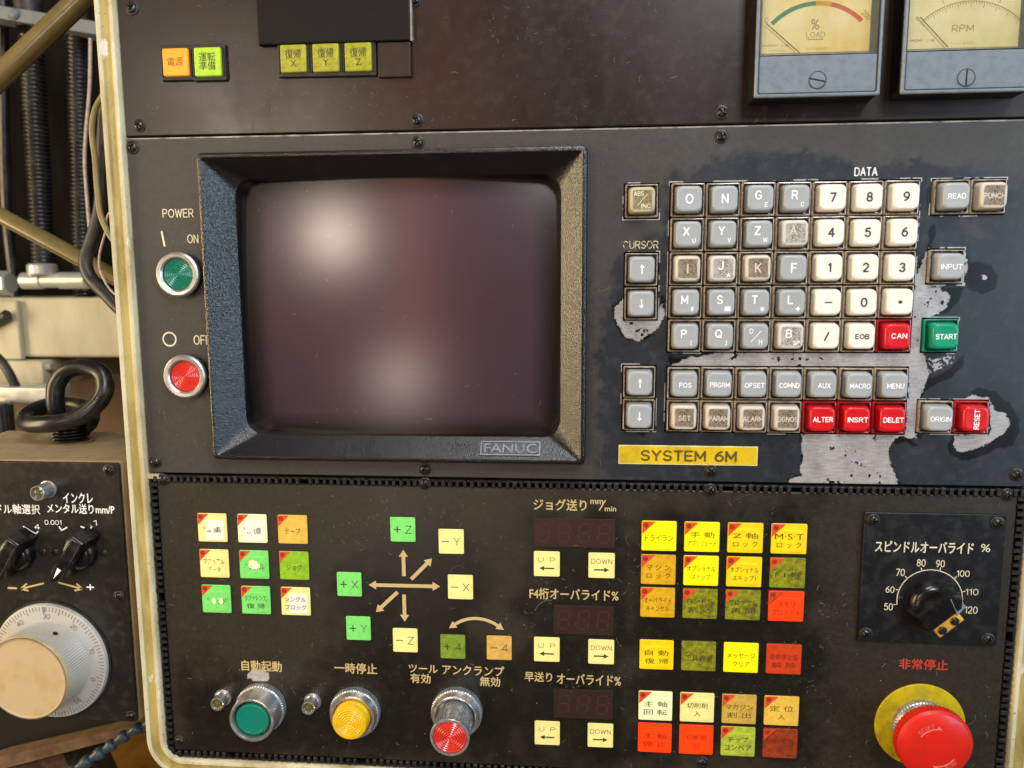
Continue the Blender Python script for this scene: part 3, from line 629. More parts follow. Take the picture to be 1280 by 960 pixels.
# ------------------------------------------------------------------ cabinet
cab = thing('control_cabinet', 'cream enamelled steel cabinet rim framing the black panels', 'cabinet')
cw, chh, ccx, ccy = XR-XL, YT-YB, (XL+XR)/2, (YT+YB)/2
def rsec(o, z, r=13.): return [(x, y, z) for x, y in rr(cw+2*o, chh+2*o, r+o, 10, ccx, ccy)]
MB().loft([rsec(.3, -6), rsec(.3, 2.2), rsec(.9, 3.0), rsec(2.6, 3.2), rsec(3.4, 2.4)], False, False).build('inner_lip', 'cream', cab, 40)
MB().loft([rsec(3.4, 2.4), rsec(4.2, 2.1), rsec(8.2, 2.2), rsec(9., 2.7)], False, False).build('stained_groove', 'stained', cab, 40)
MB().loft([rsec(9., 2.7), rsec(9.8, 3.2), rsec(11.6, 3.0), rsec(12.4, 1.8), rsec(12.6, -1), rsec(12.6, -45)], False, False).build('outer_lip', 'cream', cab, 40)
MB().slab(cw+24, chh+24, 20, -60, -32.0, 1, ccx, ccy).build('backing', 'gap', cab)
MB().box(XL-.2, XL+7, SEAM2-3.2, SEAM2-.2, -4, .8).build('divider', 'cream', cab)

# ------------------------------------------------------------------ screws
def screw_mesh():
    mb = MB(); n, k = 32, 12; vs = [(0, 0, .75)]; fs = []
    for i in range(1, k+1):
        r = 2.75*i/k
        for j in range(n):
            a = 2*math.pi*j/n+.4; x, y = r*math.cos(a), r*math.sin(a)
            z = 1.75*math.sqrt(max(0, 1-(r/2.75)**2*.93))+.25
            xr, yr = x*math.cos(.4)+y*math.sin(.4), -x*math.sin(.4)+y*math.cos(.4)
            q = min(abs(xr), abs(yr)); m_ = max(abs(xr), abs(yr))
            if q < .42 and m_ < 1.75: z -= 1.2
            vs.append((x, y, z))
    for j in range(n): vs.append((2.75*math.cos(2*math.pi*j/n+.4), 2.75*math.sin(2*math.pi*j/n+.4), -.4))
    for j in range(n): fs.append((0, 1+j, 1+(j+1) % n))
    for i in range(k):
        for j in range(n):
            a = 1+i*n+j; b = 1+i*n+(j+1) % n; fs.append((a, a+n, b+n, b))
    return mb.add(vs, fs).mesh('screw', 40)
SCREW = screw_mesh()
WASHER = MB().lathe([(3.9, -.3), (3.9, .35), (3.6, .6), (2.4, .6)], 32).mesh('washer', 40)
def screw(parent, px, py, d=0., ox=0., oy=0., s=1.):
    x, y = P(px, py, d+1.); o = inst('screw', SCREW, 'screw', parent, (x-ox, y-oy, d), RNG.uniform(0, 6)); o.scale = (s, s, s)
    inst('washer', WASHER, 'washer', o)
# ------------------------------------------------------------------ panels
KX0, KX1 = 52.6, 187.9
def krect(x0, y0, x1, y1): c = PR(x0, y0, x1, y1, 2.); return (c[0], c[1])
PAD1 = (KX0, KX1, -40.2, 55.1); PAD2 = (KX0, KX1, -87.2, -48.6)
SINGLE = {'abs': (781, 230, 823, 272), 'cu': (782, 316, 822, 356), 'cd': (781, 360, 821, 400), 'pu': (779, 458, 819, 497), 'pd': (779, 499, 818, 538),
          'read': (1167, 226, 1212, 266), 'punch': (1213, 225, 1258, 266), 'input': (1160, 312, 1206, 354), 'start': (1153, 399, 1199, 440), 'origin': (1148, 502, 1191, 541), 'reset': (1192, 502, 1236, 541)}
SC = {k: krect(*v) for k, v in SINGLE.items()}
PITCH = (KX1-KX0)/7
for a, b in (('cu', 'cd'), ('pu', 'pd')):
    mx, my = (SC[a][0]+SC[b][0])/2, (SC[a][1]+SC[b][1])/2; SC[a] = (mx, my+PITCH/2); SC[b] = (mx, my-PITCH/2)
for a, b in (('read', 'punch'), ('origin', 'reset')):
    mx, my = (SC[a][0]+SC[b][0])/2, (SC[a][1]+SC[b][1])/2; SC[a] = (mx-PITCH/2, my); SC[b] = (mx+PITCH/2, my)
hw = PITCH/2+.35
def well(*ks):
    xs = [SC[k][0] for k in ks]; ys = [SC[k][1] for k in ks]; return (min(xs)-hw, max(xs)+hw, min(ys)-hw, max(ys)+hw)
WELLS = [(PAD1[0]-.5, PAD1[1]+.5, PAD1[2]-.5, PAD1[3]+.5), (PAD2[0]-.5, PAD2[1]+.5, PAD2[2]-.5, PAD2[3]+.5),
         well('abs'), well('cu', 'cd'), well('pu', 'pd'), well('read', 'punch'), well('input'), well('start'), well('origin', 'reset')]
def pp(l): return [P(x, y) for x, y in l]
METAL = [pp(q) for q in (
 [(838, 457), (862, 447), (895, 440), (1146, 440), (1149, 460), (836, 460)],
 [(1162, 309), (1152, 325), (1146, 350), (1139, 380), (1136, 442), (1136, 500), (1130, 546), (1150, 546), (1149, 500), (1155, 484), (1161, 466), (1157, 446), (1153, 440), (1154, 396), (1172, 392), (1184, 384), (1188, 370), (1176, 360), (1158, 357), (1158, 330)],
 [(1001, 541), (1134, 541), (1118, 549), (1111, 560), (1110, 575), (1117, 590), (1124, 607), (988, 607), (986, 600), (1001, 594), (1004, 570)],
 [(770, 402), (768, 384), (781, 372), (781, 402), (823, 403), (824, 384), (829, 374), (829, 396), (818, 415), (798, 426), (780, 420)],
 [(1205, 500), (1216, 495), (1236, 499), (1243, 513), (1258, 516), (1262, 530), (1252, 543), (1236, 553), (1216, 562), (1200, 565), (1193, 556), (1191, 543), (1237, 543), (1238, 503)],
 [(1206, 312), (1209, 330), (1205, 356), (1207, 334)])]
SPECK = [pp(q) for q in ([(1157, 446), (1196, 443), (1192, 458), (1178, 466), (1160, 472)], [(1222, 342), (1230, 338), (1239, 345), (1234, 353), (1224, 351)], [(1240, 514), (1262, 516), (1264, 534), (1250, 545), (1238, 551)])]
DARK = [pp(q) for q in (
 [(1206, 326), (1222, 328), (1240, 330), (1248, 345), (1244, 360), (1228, 368), (1212, 362), (1204, 352)],
 [(1162, 300), (1160, 290), (1164, 280), (1170, 280), (1170, 292), (1164, 306), (1157, 310)],
 [(1178, 361), (1204, 358), (1199, 376), (1186, 390), (1164, 395), (1182, 386), (1188, 372)],
 [(1211, 490), (1224, 484), (1244, 489), (1262, 503), (1273, 522), (1275, 540), (1266, 556), (1244, 562), (1222, 572), (1203, 576), (1188, 568), (1184, 556), (1190, 544), (1210, 530), (1230, 500)],
 [(1206, 441), (1203, 458), (1188, 473), (1163, 484), (1152, 492), (1160, 474), (1178, 466), (1192, 456)],
 [(1133, 541), (1141, 553), (1147, 556), (1141, 558), (1134, 552), (1121, 556), (1114, 552)],
 [(836, 447), (872, 446), (838, 457)], [(795, 540), (803, 547), (811, 540)])]
CLEAN = pp([(833, 262), (842, 220), (880, 200), (930, 187), (975, 186), (1030, 192), (1062, 205), (1085, 212), (1110, 203), (1150, 199), (1180, 212), (1300, 205), (1300, 640), (748, 640), (752, 560), (745, 450), (756, 380), (770, 330), (800, 305), (826, 292)])
def mid_mask(x, y):
    n1 = fbm(x, y, 6, 11); n2 = fbm(x, y, 1.6, 40)
    me = np.zeros_like(x); dk = np.zeros_like(x)
    for q in DARK: dk = np.maximum(dk, sstep(.5, -.5, sdf(x, y, q)+n1*.9+n2*.4))
    for q in METAL:
        s = sdf(x, y, q)+n1*1.2+n2*1.1
        dk = np.maximum(dk, sstep(1.9, 1.0, s)*sstep(-.22, .12, n1)); me = np.maximum(me, sstep(1.7, -1.7, s))
    me *= 1-sstep(.46, .50, fbm(x, y, 4, 77))*.9
    for q in SPECK: me = np.maximum(me, sstep(.0, -3., sdf(x, y, q)+n1*2)*sstep(.02, .12, fbm(x, y, 1.1, 91)+.04))
    for h in WELLS:
        e = np.minimum(np.minimum(x-h[0], h[1]-x), np.minimum(y-h[2], h[3]-y))
        me = np.maximum(me, sstep(-.75, -.35, e)*sstep(.03, .10, fbm(x+y*.3, y-x*.2, 9, 131)+.02))
    gr = sstep(-3, 3, sdf(x, y, CLEAN)+n1*7); gr = np.maximum(gr*.8, .9*sstep(9, 3, x+40-0*y)*0)
    gr = np.maximum(gr, .45*sstep(.05, .4, fbm(x, y, 34, 171)+vnoise(x, y, 3, 180)*.25)*sstep(-30, 30, y-20+0*x))
    sm = pp([(1195, 275), (1222, 268), (1235, 280), (1228, 298), (1212, 300)])
    gr = np.maximum(gr, .7*sstep(1, -5, sdf(x, y, sm)+n1*8))
    return np.stack([me, dk, gr], 1)
CLEANL = [pp(q) for q in ([(425, 690), (470, 655), (500, 630), (560, 640), (610, 680), (618, 740), (590, 780), (650, 830), (640, 950), (420, 950), (400, 800), (405, 730)], [(650, 640), (790, 640), (785, 950), (650, 950)], [(788, 640), (1020, 640), (1015, 950), (785, 950)], [(230, 850), (620, 850), (640, 950), (230, 950)])]
def low_mask(x, y):
    n1 = fbm(x, y, 18, 21); gr = np.ones_like(x)
    for q in CLEANL: gr = np.minimum(gr, sstep(-14, 12, sdf(x, y, q)+n1*22))
    wx, wy = P(325, 845); me = sstep(.3, -.3, np.hypot((x-wx)/1.9, (y-wy)/1.)-4+n1*3)
    return np.stack([me, .0*x, gr*.5], 1)

up = thing('meter_panel', 'dark brown painted upper panel carrying the two meters', 'panel')
plate('plate', XL+.4, XR-.4, SEAM1+.5, YT-.4, 'upper', up, 4)
for q in ((164, 10), (173, 157), (521, 150), (903, 140), (518, -1)): screw(up, *q)
mp = thing('display_panel', 'worn dark grey middle panel holding monitor and keyboard', 'panel')
plate('plate', XL+.4, XR-.4, SEAM2+.5, SEAM1-.5, 'mid', mp, 4, WELLS+[(-206., -4., -96., 66.)], ((8, XR-1, .55), (SEAM2+1, SEAM1-1, .55)), mid_mask)
MB().box(XL+.6, XR-.6, SEAM1-1.3, SEAM1-.5, -2.5, .12).build('bare_edge', 'edge', mp)
for q in ((165, 184), (522, 178), (902, 170), (193, 578), (531, 587), (889, 589), (1272, 594)): screw(mp, *q)
lp = thing('switch_panel', 'olive black lower panel with a toothed rubber edging', 'panel')
plate('plate', XL+5.2, XR-5.2, YB+4.8, SEAM2-5., 'lower', lp, 1.6, masks=low_mask)
for q in ((203, 600), (531, 605), (888, 613), (1260, 619), (224, 927), (878, 954)): screw(lp, *q)
# toothed edging
tm = MB(); x0, x1, y0, y1 = XL+.6, XR-.6, YB+.6, SEAM2-.8
def tooth(cx, cy, hor):
    if RNG.random() < .03: return
    a, b = (1.25, 2.3) if hor else (2.3, 1.25); a *= RNG.uniform(.85, 1.1); b *= RNG.uniform(.88, 1.05); cx += RNG.uniform(-.2, .2); cy += RNG.uniform(-.2, .2)
    tm.loft([[(cx+sx*a*k, cy+sy*b*k, z) for sx, sy in ((1, 1), (-1, 1), (-1, -1), (1, -1))] for k, z in ((1, -3), (1, .7+RNG.uniform(-.3, .2)), (.72, 1.25))], False, True)
for i in range(int((x1-x0)/4.35)):
    for yy in (y1-2.3, y0+2.3): tooth(x0+4+i*4.35+RNG.uniform(-.2, .2), yy, True)
for i in range(int((y1-y0)/4.35)-1):
    for xx in (x0+2.3, x1-2.3): tooth(xx, y1-6-i*4.35+RNG.uniform(-.2, .2), False)
tm.box(x0, x1, y1-1.2, y1, -3, .3).box(x0, x1, y0, y0+1.2, -3, .3).box(x0, x0+1.2, y0+1.2, y1-1.2, -3, .3).box(x1-1.2, x1, y0+1.2, y1-1.2, -3, .3)
tag(tm.build('toothed_edging', 'rubber', lp, 30), 'black toothed rubber edging', kind='stuff')

# ------------------------------------------------------------------ print on the panels
txtp(mp, 'POWER', 203, 261, 242, 272, .12, 'cream_ink'); txtp(mp, 'ON', 234, 293, 248, 304, .12, 'cream_ink'); txtp(mp, 'OFF', 242, 419, 263, 431, .12, 'cream_ink')
a, b = P(202, 289), P(206, 308)
def stroke(parent, p, q, w, mt, z=.12, name='printed_line'):
    p, q = Vector(p), Vector(q); n_ = (q-p).normalized(); n_ = Vector((-n_.y, n_.x))*w/2
    return MB().add([(*(p+n_), z), (*(p-n_), z), (*(q-n_), z), (*(q+n_), z)], [(0, 1, 2, 3)]).build(name, mt, parent, 0)
stroke(mp, a, b, 1.2, 'cream_ink', name='on_symbol')
cx, cy = P(212, 424)
def ring(parent, cx, cy, r0, r1, mt, z=.12, a0=0., a1=360., n=48, name='printed_ring'):
    vs = []
    for i in range(n+1):
        a = math.radians(a0+(a1-a0)*i/n); vs += [(cx+r0*math.cos(a), cy+r0*math.sin(a), z), (cx+r1*math.cos(a), cy+r1*math.sin(a), z)]
    return MB().add(vs, [(2*i, 2*i+1, 2*i+3, 2*i+2) for i in range(n)]).build(name, mt, parent, 0)
ring(mp, cx, cy, 3.6, 4.5, 'cream_ink', name='off_symbol')
txtp(mp, 'DATA', 1068, 209, 1097, 220, .12, 'worn_white', bold=.02); txtp(mp, 'CURSOR', 779, 301, 823, 311, .12, 'worn_gold')
# lower panel print
def arrow(parent, p0, p1, w=2.3, hw_=2.9, hl=4.6, both=False, mt='gold'):
    p, q = Vector(P(*p0)), Vector(P(*p1)); u = (q-p).normalized(); n_ = Vector((-u.y, u.x)); s = p+u*hl if both else p; e = q-u*hl
    pts = ([p, s+n_*hw_] if both else [])+[s+n_*w/2, e+n_*w/2, e+n_*hw_, q, e-n_*hw_, e-n_*w/2, s-n_*w/2]+([s-n_*hw_] if both else [])
    mb = MB(); k = len(pts)
    mb.add([(x.x, x.y, .12) for x in pts], [tuple(range(k))]); return mb.build('printed_arrow', mt, parent, 0)
arrow(lp, (505, 720), (504, 687)); arrow(lp, (514, 724), (540, 698)); arrow(lp, (461, 731), (550, 733), both=True); arrow(lp, (497, 740), (470, 765)); arrow(lp, (505, 743), (506, 777))
ax_, ay_ = P(565, 783); bx_, by_ = P(626, 785); mx_, my_ = P(595, 773); cxx = (ax_+bx_)/2; hh = my_-(ay_+by_)/2; ww = (bx_-ax_)/2; Rr = (ww*ww+hh*hh)/(2*hh); cyy = my_-Rr
aa = math.degrees(math.asin(ww/Rr)); ring(lp, cxx, cyy, Rr-1., Rr+1., 'gold', .12, 90-aa+5, 90+aa-5, name='printed_arc')
for sgn in (-1, 1):
    an = math.radians(90-sgn*(aa-6)); px_, py_ = cxx+Rr*math.cos(an), cyy+Rr*math.sin(an); u = Vector((math.sin(an), -math.cos(an)))*sgn; n_ = Vector((-u.y, u.x)); p = Vector((px_, py_))
    q = [p+n_*2.6*sgn, p-n_*2.6*sgn, p+u*4.6] if sgn < 0 else [p-n_*2.6, p+u*4.6, p+n_*2.6]
    MB().add([(v.x, v.y, .13) for v in q], [(0, 1, 2)]).build('arrow_head', 'gold', lp, 0)
for s_, *r_ in (('ジョグ送り', 667, 624, 733, 638), ('mm', 738, 625, 754, 630), ('min', 756, 633, 770, 639), ('F4桁オーバライド%', 662, 736, 773, 750), ('早送り', 656, 840, 690, 852), ('オーバライド%', 696, 843, 776, 856),
               ('自動起動', 302, 826, 352, 839), ('一時停止', 418, 829, 471, 842), ('ツール', 511, 831, 547, 841), ('アンクランプ', 553, 832, 630, 844), ('有効', 513, 842, 538, 854), ('無効', 600, 846, 625, 858)):
    txtp(lp, s_, *r_, .12, 'gold', bold=.016)
stroke(lp, P(749, 638), P(757, 625), .7, 'gold')
txtp(lp, '非常停止', 1124, 824, 1185, 837, .12, 'red_ink', bold=.02)
# yellow name tag
tg = thing('name_tag', 'yellow adhesive name tag below the keyboard', 'tag')
cx, cy, w, h = PR(773, 557, 947, 581); MB().slab(w, h, .3, -.1, .5, .15, cx, cy).build('strip', 'tag_edge', tg); MB().slab(w-1.4, h-1.4, .2, .4, .62, .05, cx, cy).build('face', 'tag', tg)
txtp(tg, 'SYSTEM 6M', 801, 563, 921, 577, .7, 'brown_ink', bold=.045)

# ------------------------------------------------------------------ monitor
mon = thing('monitor', 'dark picture tube monitor in a leather-grained black bezel', 'monitor')
bx0, bx1, by0, by1 = -219.5, 5.8, -105.8, 75.2; bcx, bcy, bw, bh = (bx0+bx1)/2, (by0+by1)/2, bx1-bx0, by1-by0
ocx, ocy, ow, oh = -105.2, -15.2, 192., 152.
def bsec(w, h, r, z, cx=bcx, cy=bcy): return [(x, y, z) for x, y in rr(w, h, r, 8, cx, cy)]
MB().loft([bsec(bw+1, bh+1, 3, -.5), bsec(bw, bh, 3, 8.5), bsec(bw-1, bh-1, 3, 9.6), bsec(bw-3, bh-3, 3, 10), bsec(bw-5.4, bh-5.4, 2.5, 10), bsec(bw-6.4, bh-6.4, 2, 9.5), bsec(ow+1.6, oh+1.6, 9, 1., ocx, ocy), bsec(ow+.4, oh+.4, 10, .2, ocx, ocy), bsec(ow, oh, 11, -1.5, ocx, ocy), bsec(ow, oh, 11, -20, ocx, ocy)], False, False).build('bezel', 'bezel', mon, 28)
nx, ny = 48, 40; vs = []; Rc = 620.
for j in range(ny+1):
    for i in range(nx+1):
        x, y = (i/nx-.5)*(ow+8), (j/ny-.5)*(oh+8); vs.append((ocx+x, ocy+y, 2.6-(Rc-math.sqrt(Rc*Rc-x*x-y*y))))
MB().add(vs, [(j*(nx+1)+i, j*(nx+1)+i+1, (j+1)*(nx+1)+i+1, (j+1)*(nx+1)+i) for j in range(ny) for i in range(nx)]).build('screen', 'screen', mon)
# badge moulded on the lower slope of the bezel
sl_y0, sl_z0 = by0+3.2, 9.5; sl_y1, sl_z1 = ocy-oh/2-.8, 1.
ang = math.atan2(sl_z1-sl_z0, sl_y1-sl_y0)
bd = MB(); bwid, bhei = 35.5, 9.2
bd.slab(bwid, bhei, .4, -.5, .5, .2); badge = bd.build('badge', 'bezel', mon)
ybm = (sl_y0+sl_y1)/2-.4; zbm = (sl_z0+sl_z1)/2
bpx, _ = P(638, 560, zbm)
badge.location = (bpx*.001, ybm*.001, zbm*.001); badge.rotation_euler = (ang, 0, 0)
fr_ = MB()
for q in ((-bwid/2, bwid/2, bhei/2-.7, bhei/2), (-bwid/2, bwid/2, -bhei/2, -bhei/2+.7), (-bwid/2, -bwid/2+.7, -bhei/2+.7, bhei/2-.7), (bwid/2-.7, bwid/2, -bhei/2+.7, bhei/2-.7)): fr_.box(*q, .3, 1.)
fr_.build('raised_border', 'meter_trim_dark', badge) if 'meter_trim_dark' in M else fr_.build('raised_border', 'badge_letters', badge)
v, sz, f = glyphs('FANUC', 0); sx, sy = 31/sz[0], 6/sz[1]
fm = MB(); fm.add([(a*sx, b*sy, 1.) for a, b in v], f)
ed = {}
for q in f:
    for i in range(len(q)):
        e = (q[i], q[(i+1) % len(q)]); ed[e] = 1
for (a, b) in list(ed):
    if (b, a) not in ed:
        (ax, ay), (bx, by) = v[a], v[b]; fm.add([(ax*sx, ay*sy, 1.), (ax*sx, ay*sy, .4), (bx*sx, by*sy, .4), (bx*sx, by*sy, 1.)], [(0, 1, 2, 3)])
fm.build('raised_lettering', 'badge_letters', badge, 0)

# ------------------------------------------------------------------ analogue meters
def meter(xl, yb, label, kind):
    w, hlow, dz = 64.3, 21.2, 15.; htot = 74.
    t_ = thing('panel_meter', label, 'meter', xl+w/2, yb+htot/2)
    o = -htot/2
    sec = lambda i, z: [(x, y, z) for x, y in rr(w-2*i, htot-2*i, 1., 3)]
    mb = MB(); mb.loft([sec(-.4, -.3), sec(0, dz-1), sec(.4, dz-.2), sec(.9, dz), sec(2.0, dz), sec(2.2, dz-.6)], False, False); mb.build('case', 'meter_body', t_, 25)
    mb = MB()   # front rim
    mb.loft([sec(-.15, dz-1.6), sec(-.15, dz-.3), sec(.3, dz+.2), sec(1.1, dz+.3), sec(1.7, dz-.2), sec(1.7, dz-3)], False, False); mb.build('rim', 'meter_trim', t_, 25)
    MB().slab(w-4, hlow-2.2, .5, -.2, dz-.3, .4, 0, o+1.9+(hlow-2.2)/2).build('lower_cover', 'meter_case', t_)
    y0 = o+hlow+.2; wi, hi_ = w-3.6, htot/2-1.8
    # window well with sloped walls
    dzc = 8.5; a = 2.4
    out = [(-wi/2, y0, dz-.6), (wi/2, y0, dz-.6), (wi/2, hi_, dz-.6), (-wi/2, hi_, dz-.6)]; inn = [(-wi/2+a, y0+2.6, dzc), (wi/2-a, y0+2.6, dzc), (wi/2-a, hi_-a, dzc), (-wi/2+a, hi_-a, dzc)]
    MB().loft([out, inn], False, False).build('window_well', 'meter_trim', t_, 20)
    card = MB().box(-wi/2+a-.5, wi/2-a+.5, y0+2.2, hi_-a+.5, dzc-1.2, dzc-.05).build('dial_card', 'dialcard' if kind == 'load' else 'dialcard_pale', t_)
    z = dzc+.05; bx_, by_ = xl+w/2, yb+htot/2
    def L(px, py): q = P(px, py, z); return Vector((q[0]-bx_, q[1]-by_))
    def word(s, x0, y0_, x1, y1_, mt='meter_ink', bold=.0):
        txtp(card, s, x0, y0_, x1, y1_, z, mt, bx_, by_, bold, 'dial_print')
    if kind == 'load':
        p0, p1, p2 = L(965, 30), L(1020, 4), L(1077, 26)
        ax, ay, bx, by, cx, cy = *p0, *p1, *p2; dd = 2*(ax*(by-cy)+bx*(cy-ay)+cx*(ay-by))
        ux = ((ax*ax+ay*ay)*(by-cy)+(bx*bx+by*by)*(cy-ay)+(cx*cx+cy*cy)*(ay-by))/dd; uy = ((ax*ax+ay*ay)*(cx-bx)+(bx*bx+by*by)*(ax-cx)+(cx*cx+cy*cy)*(bx-ax))/dd
        C = Vector((ux, uy)); R_ = (p0-C).length; an = lambda q: math.degrees(math.atan2((q-C).y, (q-C).x)); A = [an(p0), an(L(1020, 4)), an(L(1039, 6)), an(p2)]
        for i, mt in enumerate(('arc_green', 'arc_yellow', 'arc_red')): ring(card, C.x, C.y, R_-1.1, R_+1.1, mt, z, A[i], A[i+1], 20, 'scale_band')
        word('%', 1014, 24, 1024, 37, bold=.0); word('LOAD', 1008, 40, 1031, 47); stroke(card, L(1009, 49.5), L(1029, 49), .35, 'meter_ink', z)
        word('HIOKI', 953, 55.5, 972, 58.5, bold=.02); word('J-6E', 975, 55, 987, 58.5); word('CLASS 2.5', 962, 62, 980, 64); word('TAUT BAND', 1005, 59.5, 1033, 62); word('0', 956, 22, 960.5, 28)
        q = L(1083, 19); txt(card, '200', q.x, q.y, 5.2, 2.6, z, 'meter_ink', math.radians(-45), 0, 'dial_print')
        pa, pb = L(957, 30), L(1000, 68)
    else:
        C = L(1208, 92); r0 = (L(1149, 22)-C).length*.94
        for i in range(41):
            a = math.radians(133-i*2.15); u = Vector((math.cos(a), math.sin(a))); k = 3. if i % 5 == 0 else 1.6
            stroke(card, C+u*(r0-k), C+u*r0, .22, 'meter_ink', z, 'scale_tick')
        ring(card, C.x, C.y, r0-.15, r0+.1, 'meter_ink', z, 47, 133, 40, 'scale_line')
        for i, s in enumerate(('0', '1', '2', '3', '4')):
            a = math.radians(133-i*21.5); q = C+Vector((math.cos(a), math.sin(a)))*(r0+2.4); txt(card, s, q.x, q.y, None, 2.2, z, 'meter_ink', a-math.pi/2, 0, 'dial_print')
        word('RPM', 1190, 31, 1217, 40); word('HIOKI', 1138, 49, 1153, 52, bold=.02); word('J-6E', 1158, 48.5, 1169, 52); word('TAUT BAND', 1188, 53, 1217, 55)
        pa, pb = L(1149, 22), L(1184, 60)
    d_ = (pb-pa); stroke(t_, pa, pb, .45, 'dark_ink', dzc+1.2, 'pointer').data.transform(Matrix.Identity(4))
    MB().box(-wi/2+.2, wi/2-.2, y0+.2, hi_-.2, dz-1.4, dz-.9).build('window', 'window', t_)
    sx_, sy_ = P(*((1022, 100) if kind == 'load' else (1208, 97)), dz); sx_ -= bx_; sy_ -= by_
    sc_ = MB().lathe([(4.3, -.5), (4.3, .15), (3.9, .4), (0, .45)], 32).build('adjusting_screw', 'meter_case', t_, 30, (sx_, sy_, dz-.3))
    MB().box(-4.0, 4.0, -.42, .42, .38, .5).build('slot', 'gap', sc_).rotation_euler = (0, 0, math.radians(-12 if kind == 'load' else 90))
    ring(sc_, 0, 0, 4.2, 4.55, 'gap', .32, name='groove')
    return t_
meter(94.0, 97.2, 'square panel meter with green yellow red scale reading % LOAD', 'load')
meter(169.1, 97.4, 'square panel meter with pale yellow dial reading RPM', 'rpm')

# ------------------------------------------------------------------ upper lamps, cover
def lamp_button(px, mt, lines, label, ink):
    cx, cy, w, h = PR(*px, 3.5); s_ = (w+h)/2
    t_ = thing('indicator_button', label, 'button', cx, cy, 0, 'square lamp buttons on the upper panel')
    MB().slab(s_+4.2, s_+4.2, .5, -.3, 2.6, .4).build('housing', 'black', t_)
    cp_ = MB().slab(s_, s_, .9, 2., 4.4, .5).build('lamp_cap', LIT[mt], t_)
    txt(t_, lines, 0, .2, s_*.62, s_*(.62 if '\n' in lines else .32), 4.46, ink, bold=.005, name='legend')
    for sx in (-1, 1): MB().box(sx*(s_/2+1.1)-.35, sx*(s_/2+1.1)+.35, -s_/2, s_/2, 2.3, 3.4).build('guard_rib', 'black', t_)
    return t_
lamp_button((204, 61, 236, 95), 'lamp_or', '電源', 'orange square lamp button reading 電源', 'brown_ink')
lamp_button((243, 60, 277, 95), 'lamp_gr', '運転\n準備', 'lime green square lamp button reading 運転準備', 'olive_ink')
for q, s in (((351, 56, 383, 91), 'X'), ((391, 55, 424, 90), 'Y'), ((431, 54, 465, 89), 'Z')):
    lamp_button(q, 'lamp_ol', '復帰\n'+s, 'olive square lamp button reading 復帰 and '+s, 'olive_ink')
cx, cy, w, h = PR(472, 52, 513, 96, 3)
o = MB().slab(w, h, .5, -.2, 2.8, .4, 0, 0).build('blank_cover', 'upper', None, loc=(cx, cy, 0)); tag(o, 'plain brown blank cover beside the olive Z lamp button', 'cover')
cx, cy, w, h = PR(318, -60, 511, 52, 6)
cv = thing('hinged_cover', 'glossy black flap cover above the three olive lamp buttons', 'cover', cx, cy)
MB().slab(w, h, .8, -.2, 4.2, .7).build('flap', 'blackgloss', cv); MB().box(w/2-.2, w/2+1., -h/2, h/2, -.1, 3.6).build('side_lip', 'edge', cv)

# ------------------------------------------------------------------ keyboard
kb = thing('keyboard', 'keyboard of grey, ivory and red square keys on the worn panel', 'keyboard')
ksec = lambda s, z, r: [(x, y, z) for x, y in rr(2*s, 2*s, r, 4)]
def skirt_mesh(): return MB().loft([ksec(9.15, -8, .5), ksec(9.15, 1.6, .6), ksec(8.95, 2.0, .7), ksec(8.55, 2.1, .8), ksec(8.25, 1.9, 1.), ksec(8.05, .6, 1.2), ksec(7.4, .4, 1.6)], False, True).mesh('key', 30)
def cap_mesh():
    mb = MB(); secs = [ksec(7.5, .2, 2.2), ksec(7.4, 2.5, 2.4), ksec(7.15, 5.6, 2.8), ksec(6.95, 7.0, 3.), ksec(6.65, 7.7, 3.), ksec(6.2, 8.0, 3.), ksec(5.2, 7.92, 2.6), ksec(3.4, 7.82, 1.7), ksec(1.5, 7.78, .7)]
    return mb.loft(secs, False, True).mesh('keycap', 50)
SK = {k: skirt_mesh() for k in ('skirt', 'skirt_red', 'skirt_green')}
CAPS = {k: cap_mesh() for k in ('key_white', 'key_grey', 'key_red', 'key_green', 'key_worn', 'key_dirty', 'key_abs')}
def key(x, y, cap, label, legend, ink='white_ink'):
    sk = 'skirt_red' if cap == 'key_red' else 'skirt_green' if cap == 'key_green' else 'skirt'
    jx, jy = RNG.uniform(-.12, .12), RNG.uniform(-.12, .12)
    k = inst('key', SK[sk], sk, kb, (x+jx, y+jy, RNG.uniform(-.25, .15)), RNG.uniform(-.012, .012))
    if label: tag(k, label)
    inst('keycap', CAPS[cap], cap, k)
    for (s, cx, cy, w, h) in legend:
        if s == '|d': MB().add([(-2.9, -3.1, 7.97), (-2.4, -3.1, 7.97), (2.9, 3.1, 7.97), (2.4, 3.1, 7.97)], [(0, 1, 2, 3)]).build('legend', ink, k, 0); continue
        if s in '↑↓':
            g = 1 if s == '↑' else -1; pl = [(-.35, -2.6), (.35, -2.6), (.35, .9), (1.4, .9), (0, 2.8), (-1.4, .9), (-.35, .9)]
            MB().add([(a, b*g, 7.97) for a, b in pl], [tuple(range(7))[::g]]).build('legend', ink, k, 0); continue
        txt(k, s, cx, cy, w, h, 7.97, ink, math.pi/2 if s == 'RESET' else 0., .042 if len(s) > 1 else .038, 'legend')
def one(s): return [(s, 0, 0, None, 5.4)]
def two(s, q): return [(s, -1.2, 1.5, None, 5.), (q, 3.1, -3.6, None, 2.6)]
def word_(s): return [(s, .2, -.2, min(11.2, 2.25*len(s)+.3), 3.)]
DIV = {'D/H': [('D', -2.6, 3, None, 2.8), ('H', 2.6, -3, None, 2.8), ('|d', 0, 0, 0, 0)], 'ABS/INC': [('ABS', -2.0, 3.4, 5.6, 2.6), ('INC', 2.0, -3.4, 5.4, 2.6), ('|d', 0, 0, 0, 0)]}
